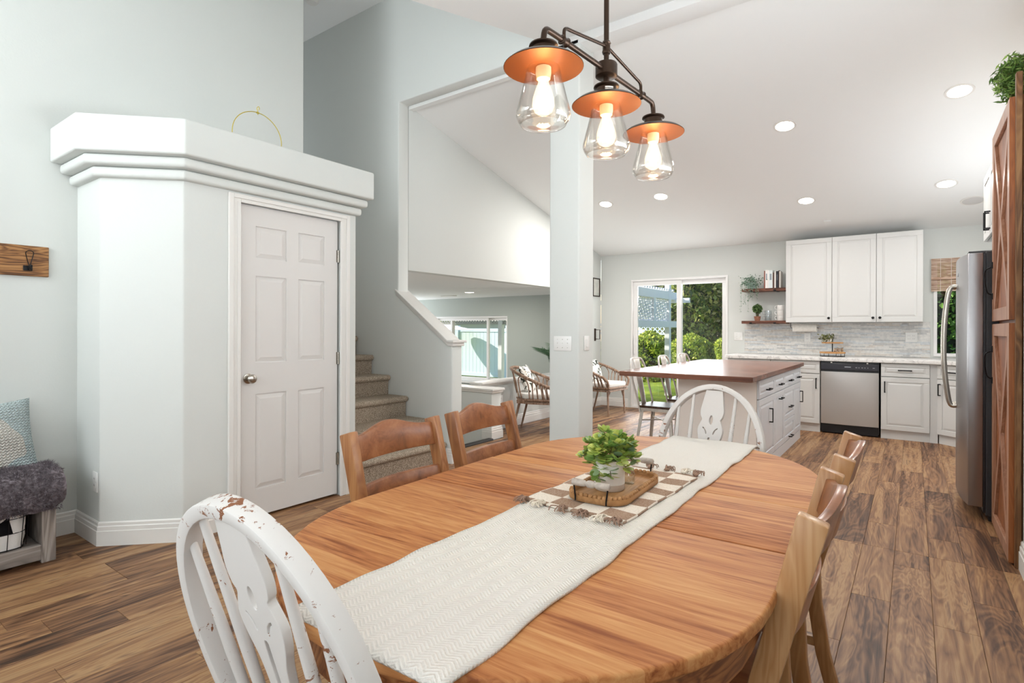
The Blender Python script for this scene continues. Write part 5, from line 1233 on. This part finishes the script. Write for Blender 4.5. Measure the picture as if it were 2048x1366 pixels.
# ---- wicker chairs
WIC = wood('wicker', [(.3, '#6e5340'), (.5, '#937560'), (.72, '#b29681')], axis=2, rough=.6, fine=2.0); CUSH = speck('cushion_white', '#dedad4', '#ebe8e3', 120, .95, .15)
def wicker(lb, loc, rz, pillow=True):
    """local +y forward"""
    t = thing('wicker_chair', lb, 'chair', loc, rz, 'wicker armchairs in the nook'); n = 40
    def U(k, w_, d, b): # horseshoe open at +y ; k in 0..1
        a = PI + PI * k
        if k < .0: pass
        return (w_ * math.cos(a), -b + d * math.sin(a) * 1.0)
    def shoe(k, w_, back, front):   # arms straight then round back
        s = k * 3
        if s < 1: return (-w_, front + (-.02 - front) * s)
        if s > 2: return (w_, -.02 + (front + .02) * (s - 2))
        a = PI + PI * (s - 1); return (w_ * math.cos(a), -.02 + (back - .02) * math.sin(a))
    top = []; low = []
    for i in range(n + 1):
        k = i / n; x, y = shoe(k, .335, .35, .20); f = max(0, (y + .25) / .47); z = .765 - .20 * min(1, max(0, (y + .33) / .50)) ** 1.0
        top.append((x, y, z)); x, y = shoe(k, .275, .27, .24); low.append((x, y, .40))
    # arm fronts curl down to the seat frame
    topc = [(-.29, .26, .41), (-.325, .265, .50)] + top + [(.325, .265, .50), (.29, .26, .41)]
    M().tube(catmull(topc, 2), .019, 8).build('top_rim', WIC, t, smooth=60)
    m = M(); m.tube(low, .013, 8); m.tube([low[0], (-.275, .265, .40), (.275, .265, .40), low[-1]], .013, 8); m.tube([(x, y, .36) for x, y, z in low], .011, 8); m.tube([(-.275, .265, .36), (.275, .265, .36)], .011, 8); m.build('seat_frame', WIC, t, smooth=60)
    B(-.262, .262, -.22, .255, .355, .40).build('seat_base', WIC, t)
    nl = 12; loopm = M()
    T_, L_ = [Vector(p) for p in top], [Vector(p) for p in low]
    at = lambda A, k: A[min(n, max(0, int(round(k * n))))]
    for i in range(nl):
        k0, k1 = (i + .12) / nl, (i + .88) / nl; km = (k0 + k1) / 2
        a, b, c_ = at(L_, k0).lerp(at(L_, k0), 0), at(T_, km), at(L_, k1)
        p1 = a.lerp(at(T_, k0), .72); p3 = c_.lerp(at(T_, k1), .72); p2 = at(L_, km).lerp(b, .97)
        loopm.tube(catmull([a, p1, p2, p3, c_], 4), .0075, 6)
    loopm.build('woven_loops', WIC, t, smooth=60)
    for sx in (-1, 1):
        for sy, fy in ((-1, -.19), (1, .22)):
            M().tube([(sx * .235, fy, .37), (sx * (.225 if sy < 0 else .245), fy + (.09 * sy if sy < 0 else .02), 0)], [.016, .012], 8).build('leg', WIC, t, smooth=60)
    M().tube([(-.24, .22, .25), (-.17, .225, .35)], .010, 6).tube([(.24, .22, .25), (.17, .225, .35)], .010, 6).build('corner_brace', WIC, t, smooth=60)
    m = M(); m.prism(fillet([(-.265, .265), (.265, .265), (.265, -.12), (.12, -.26), (-.12, -.26), (-.265, -.12)], (0, 1, 2, 3, 4, 5), .05, 4), .405, .475); m.build('seat_cushion', CUSH, t, bevel=.024, seg=4, smooth=60)
    return t
def leafy():
    t = NT('leafy_print'); v = t.coord(rnd=True); n = t.noise(v, 9, 2, .4, 1.8); t.base(t.ramp(n, [(.40, '#3c4038'), (.43, '#e9e6df'), (.66, '#ece9e2'), (.69, '#c7b69d'), (.74, '#55564d')])); return t.set(.95, 0, .1)
LP = leafy()
def nook_pillow(lb, loc, rz):
    pw = M(); pw.grid(lambda u, v: pil(1)(u, v), 18, 18).grid(lambda u, v: pil(-1)(u, v), 18, 18)
    o = pw.build('pillow', LP, smooth=80, loc=loc, rot=(0, R(-20), rz)); o.scale = (.8, .85, .85); tag(o, lb, 'pillow', 'printed pillows on the wicker chairs')
wicker('wicker armchair with white cushion left of column, against the knee wall', (-3.745, 5.72, 0), -1.20)
wicker('wicker armchair with white cushion right of column, near patio door', (-3.74, 7.43, 0), -PI / 2 - .05)
nook_pillow('leaf-print pillow on the wicker chair left of the column', (-3.90, 5.69, .62), .37)
nook_pillow('leaf-print pillow on the wicker chair right of the column', (-3.87, 7.40, .62), -.05)
st = thing('side_table', 'white side table between the wicker chairs', 'table', (-3.98, 6.55, 0))
M().prism(ell(0, 0, .16, .16, 0, 28), .53, .555).build('table_top', TRIM, st, bevel=.003, smooth=40)
for k in range(3): a = 2 * PI * k / 3 + .4; M().tube([(.10 * math.cos(a), .10 * math.sin(a), .53), (.14 * math.cos(a), .14 * math.sin(a), 0)], .012, 8).build('leg', TRIM, st, smooth=40)
pm = thing('palm_plant', 'dark green palm fronds in a white pot on the nook side table', 'plant', (-3.98, 6.55, .556))
M().lathe([(0, 0), (.05, 0), (.065, .11), (.058, .11), (0, .09)], 20).build('pot', MUG, pm, smooth=40); PALM = leaf_mat('palm_green', [(0, '#24402c'), (.5, '#3d5f42'), (1, '#5b7a58')])
for f_ in range(13):
    a = 3.77 + (f_ - 6) * .36; L = random.uniform(.34, .46); m = M()
    spine = catmull([(0, 0, .09), (math.cos(a) * L * .22, math.sin(a) * L * .22, .09 + L * .55), (math.cos(a) * L * .75, math.sin(a) * L * .75, .09 + L * .88)], 10); m.tube(spine, .0022, 5)
    for j in range(4, len(spine) - 1):
        p = Vector(spine[j]); d = (Vector(spine[j + 1]) - Vector(spine[j - 1])).normalized(); s = d.cross(Vector((0, 0, 1))).normalized()
        for sg in (-1, 1):
            ld = (d * .75 + s * sg * .75 + Vector((0, 0, -.15))).normalized(); q = p + ld * .16; w_ = d * .005
            m.add([p - w_, p + w_, q.lerp(p, .4) + w_ * 1.3, q, q.lerp(p, .4) - w_ * 1.3], [(0, 1, 2), (0, 2, 4), (4, 2, 3)])
    m.build('frond', PALM, pm)
# wall pieces by the nook corner
t = thing('wall_sconce', 'small bronze bracket on the nook wall beside the column', 'wall bracket', (-4.179, 8.03, 1.06)); M().box(0, .012, -.02, .02, 0, .2).build('back_plate', BRONZE, t); M().tube([(.012, 0, .18), (.09, 0, .18), (.09, 0, .03), (.012, 0, .03)], .007, 6).build('bracket_arm', BRONZE, t)
t = thing('picture_frame', 'thin dark picture frame high on the nook wall', 'picture frame', (-4.179, 8.06, 1.78)); m = M(); frame_ = [(0, .018, -.12, .12, 0, .015), (0, .018, -.12, .12, .285, .30), (0, .018, -.12, -.105, .015, .285), (0, .018, .105, .12, .015, .285)]
for b in frame_: m.box(*b)
m.build('frame', BRONZE, t); B(0, .006, -.105, .105, .015, .285).build('print', speck('print', '#d9d5cc', '#b9bdb5', 8, .8, 0), t)

# ================================================================== OUTSIDE
def gz(x): s = min(1, max(0, (-5.5 - x) / 3.0)); return -.10 - .38 * s
GR = NT('lawn'); v = GR.coord(rnd=False); a = GR.noise(v, 2.0, 3); b = GR.noise(v, 60, 4); GR.base(GR.ramp(GR.math('ADD', GR.math('MULTIPLY', a, .5), GR.math('MULTIPLY', b, .5)), [(.35, '#48622a'), (.5, '#71872f'), (.62, '#8f9a3c')])); GR.bump(b, .8, .03); GR = GR.set(.95, 0, .1)
m = M(); m.grid(lambda u, v: (-26 + 34 * u, 8.44 + 20 * v, gz(-26 + 34 * u)), 34, 4); o = m.build('lawn', GR, smooth=60); tag(o, 'green back garden lawn beyond the patio door', 'lawn'); o['kind'] = 'structure'
HG = leaf_mat('hedge_leaf', [(0, '#6b8632'), (.4, '#93a83c'), (.75, '#bcc84e'), (1, '#d9da66')]); HD = leaf_mat('hedge_dark', [(0, '#3c5f2c'), (.5, '#5c8a3c'), (1, '#82b052')]); TL = leaf_mat('tree_leaf', [(0, '#46602c'), (.35, '#738a3c'), (.7, '#a5b052'), (.9, '#d3ca7e'), (1, '#e8dfa2')])
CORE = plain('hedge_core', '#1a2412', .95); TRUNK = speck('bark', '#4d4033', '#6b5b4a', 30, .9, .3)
def shrub(name, lb, cat, loc, rx, ry, h_, n, size, mat, grp=None, round_=False):
    t = thing(name, lb, cat, loc, 0, grp)
    d = rng.normal(size=(n, 3)); d /= np.linalg.norm(d, axis=1)[:, None]; rad = rng.uniform(.80, 1.04, (n, 1)) ** 1.0
    th = rng.uniform(0, 2 * PI, n); zz = rng.uniform(0, 1, n)
    if round_: c = d * rad * np.array([rx, ry, h_ / 2]) + np.array([0, 0, h_ / 2]); lump = .10 * np.sin(d[:, :1] * 9) * np.cos(d[:, 2:] * 8); c += d * lump * rx
    else:
        pr = np.where(zz < .75, 1 - .12 * zz, 1 - .09 - ((zz - .75) / .25) ** 1.6 * .85); pr = pr * (1 + .10 * np.sin(th * 5 + zz * 9)) * rng.uniform(.85, 1.03, n)
        c = np.stack([np.cos(th) * rx * pr, np.sin(th) * ry * pr, zz * h_], 1)
    leafmesh('foliage', c, size, mat, t, 1.7, kind='stuff')
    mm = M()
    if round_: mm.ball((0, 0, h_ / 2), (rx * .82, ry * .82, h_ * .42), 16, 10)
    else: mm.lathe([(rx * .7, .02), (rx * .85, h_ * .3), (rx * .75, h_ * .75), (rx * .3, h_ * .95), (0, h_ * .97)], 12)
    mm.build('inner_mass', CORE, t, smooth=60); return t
for k in range(7):
    x = -8.0 + k * 1.12; shrub('arborvitae', 'dense yellow-green arborvitae in the hedge row behind the lawn', 'shrub', (x, 14.3 + random.uniform(-.08, .08), gz(x)), .56, .5, 1.22 + .05 * (k % 3), 6500, .032, HG, 'arborvitae in the hedge row')
for x, y, rx, h_, nm in ((-5.75, 17.2, 1.45, 4.6, 'left'), (-2.85, 16.6, 1.45, 5.0, 'right')):
    t = shrub('garden_tree', 'tall leafy garden tree above the hedge, %s one' % nm, 'tree', (x, y, -.1 + .3), rx, 1.2, h_, 20000, .045, TL, None, True); M().cyl((0, 0, -.35), (0, 0, h_ * .4), .10, .07, 10).build('trunk', TRUNK, t)
for x, nm in ((.15, 'left'), (1.30, 'right')): shrub('arborvitae', 'deep green hedge shrub outside the kitchen window, %s one' % nm, 'shrub', (x, 10.3, -.1), .55, .5, 3.0, 9000, .028, HD)
# pergola and lattice
PG = paint('pergola_white', '#e3e6ea', .6, .03)
pg = thing('pergola', 'white pergola with lattice panel outside the patio door', 'pergola', (-4.06, 11.0, 0))
B(-.05, .05, -.05, .05, -.12, 2.32).build('post', PG, pg, bevel=.004)
B(-.05, .05, -2.45, -2.35, -.12, 2.02).build('post', PG, pg, bevel=.004)
for z0, z1 in ((1.86, 2.02), (1.29, 1.42)): B(-.045, .045, -2.5, .42, z0, z1).build('beam', PG, pg, bevel=.004)
B(-.04, .04, -.85, -.75, 1.42, 1.86).build('upright', PG, pg)
def lattice(m, u0, u1, z0, z1, pitch, w_, put):
    span = z1 - z0; k = u0 - span
    while k < u1:
        for sg in (1, -1):
            a, b = (k, k + span) if sg > 0 else (k + span, k)
            # clip to [u0,u1]
            za, zb = z0, z1; ua, ub = a, b
            def cl(ua, za, ub, zb, lim, lower):
                if (ua < lim) == lower and (ub < lim) == lower: return None
                f = lambda: (lim - ua) / (ub - ua)
                if (ua < lim) == lower: t_ = f(); za = za + (zb - za) * t_; ua = lim
                elif (ub < lim) == lower: t_ = f(); zb = za + (zb - za) * t_; ub = lim
                return ua, za, ub, zb
            r = cl(ua, za, ub, zb, u0, True)
            if r: r = cl(*r, u1, False) if not (r[0] <= u1 and r[2] <= u1) else r
            if r and abs(r[0] - r[2]) > .01: put(m, r, w_, sg)
        k += pitch
def put_x(m, r, w_, sg):     # lattice in the local yz plane
    u, z, u2, z2 = r; m.prism([(u - w_, z), (u + w_, z), (u2 + w_, z2), (u2 - w_, z2)], -.006 + .006 * sg, .004 + .006 * sg, 'yz')
m = M(); lattice(m, -2.35, -.05, 1.42, 1.86, .085, .016, put_x); m.build('lattice', PG, pg, kind='stuff')
B(-3.2, .34, .30, .36, 1.80, 1.90).build('rafter', PG, pg)
for k in range(22): B(-3.2, .06, -2.5 + k * .125, -2.44 + k * .125, 2.03, 2.07).build('added_roof_slat', PG, pg)  # slats added overhead to cast shade on the near lawn
# vinyl fence with lattice top behind the hedge
VF = paint('fence_vinyl', '#dae6f0', .5, .02)  # white vinyl; the bluish tint of shade is put into this colour
def fence(lb, x0, x1, y, z, h_, seg=2.3, lat=.0):
    t = thing('vinyl_fence', lb, 'fence', (x0, y, z)); n = max(1, round((x1 - x0) / seg)); w_ = (x1 - x0) / n; bd = None
    for i in range(n + 1): B(i * w_ - .065, i * w_ + .065, -.065, .065, 0, h_ + .10).build('post', VF, t, bevel=.006)
    for i in range(n):
        for z0 in (.04, h_ - .12): B(i * w_ + .07, (i + 1) * w_ - .07, -.03, .03, z0, z0 + .12).build('rail', VF, t)
        nb = int((w_ - .14) / .155)
        for j in range(nb):
            bw = (w_ - .14) / nb; bx_ = i * w_ + .07 + bw * (j + .5)
            if bd is None: bd = B(-bw / 2 + .004, bw / 2 - .004, -.014, .014, .16, h_ - .12).build('board', VF, t, bevel=.003, loc=(bx_, 0, 0))
            else: o = bd.copy(); COL.objects.link(o); o.location = (bx_, 0, 0)
    return t
fence('white vinyl board fence at the back of the lawn, seen through family room window', -20.5, -9.0, 15.3, -.48, 1.75)
lt = thing('lattice_screen', 'white lattice screen standing above the hedge row', 'lattice', (-8.2, 15.1, 0))
for k in range(3): B(k * 1.3 - .04, k * 1.3 + .04, -.04, .04, -.45, 1.45).build('post', VF, lt)
B(0, 2.6, -.02, .02, 1.10, 1.14).build('rail', VF, lt); B(0, 2.6, -.02, .02, 1.39, 1.43).build('rail', VF, lt)
def put_y(m, r, w_, sg): u, z, u2, z2 = r; m.prism([(u - w_, z), (u + w_, z), (u2 + w_, z2), (u2 - w_, z2)], -.006 + .006 * sg, .004 + .006 * sg, 'xz')
m = M(); lattice(m, 0, 2.6, 1.14, 1.39, .14, .022, put_y); m.build('lattice', VF, lt, kind='stuff')
# patio cover post and lattice valance outside the family room window
pv_ = thing('patio_cover', 'grey lattice valance and white posts outside the family room window', 'patio cover', (0, 9.3, 0))
GRL = paint('lattice_grey', '#a9a9a8', .7, .02)
for x in (-7.05, -6.52): B(x - .05, x + .05, -.05, .05, -.48, 1.75).build('post', PG, pv_, bevel=.004)
m = M(); lattice(m, -9.6, -6.3, 1.38, 1.70, .075, .016, put_y); m.build('lattice_valance', GRL, pv_, kind='stuff'); B(-9.6, -6.3, -.03, .03, 1.70, 1.80).build('valance_rail', GRL, pv_); B(-9.6, -6.3, -.02, .02, 1.35, 1.385).build('valance_rail', GRL, pv_)
# neighbour's shed roof, umbrella, round shrub
sh = thing('neighbour_house', 'pale roofed outbuilding beyond the vinyl fence', 'building', (-19.5, 21.0, -.5))
B(-3.6, 6.2, -2, 2, 0, 2.2).build('wall', paint('shed_wall', '#c9ccd2', .8, .03), sh)
m = M(); m.add([(-4.2, -2.6, 2.1), (6.8, -2.6, 2.1), (6.8, 2.6, 2.1), (-4.2, 2.6, 2.1), (-1.8, 0, 3.1), (4.6, 0, 3.1)], [(0, 1, 5, 4), (1, 2, 5), (2, 3, 4, 5), (3, 0, 4), (3, 2, 1, 0)]); m.build('roof', plain('pale_roof', '#eae3d8', .8), sh)
um = thing('patio_umbrella', 'small grey patio umbrella in front of the vinyl fence', 'umbrella', (-13.15, 14.2, -.48)); M().lathe([(0, 1.92), (.5, 1.80), (.95, 1.70), (.94, 1.69), (0, 1.90)], 24).build('canopy', plain('umbrella_grey', '#d5d3cf', .8), um, smooth=30); M().cyl((0, 0, 0), (0, 0, 1.92), .02, n=8).build('pole', BLKM, um)
shrub('garden_shrub', 'round yellow-green shrub beyond the vinyl fence', 'shrub', (-15.9, 16.6, -.48), .7, .6, 2.5, 4000, .05, HG, None, True)
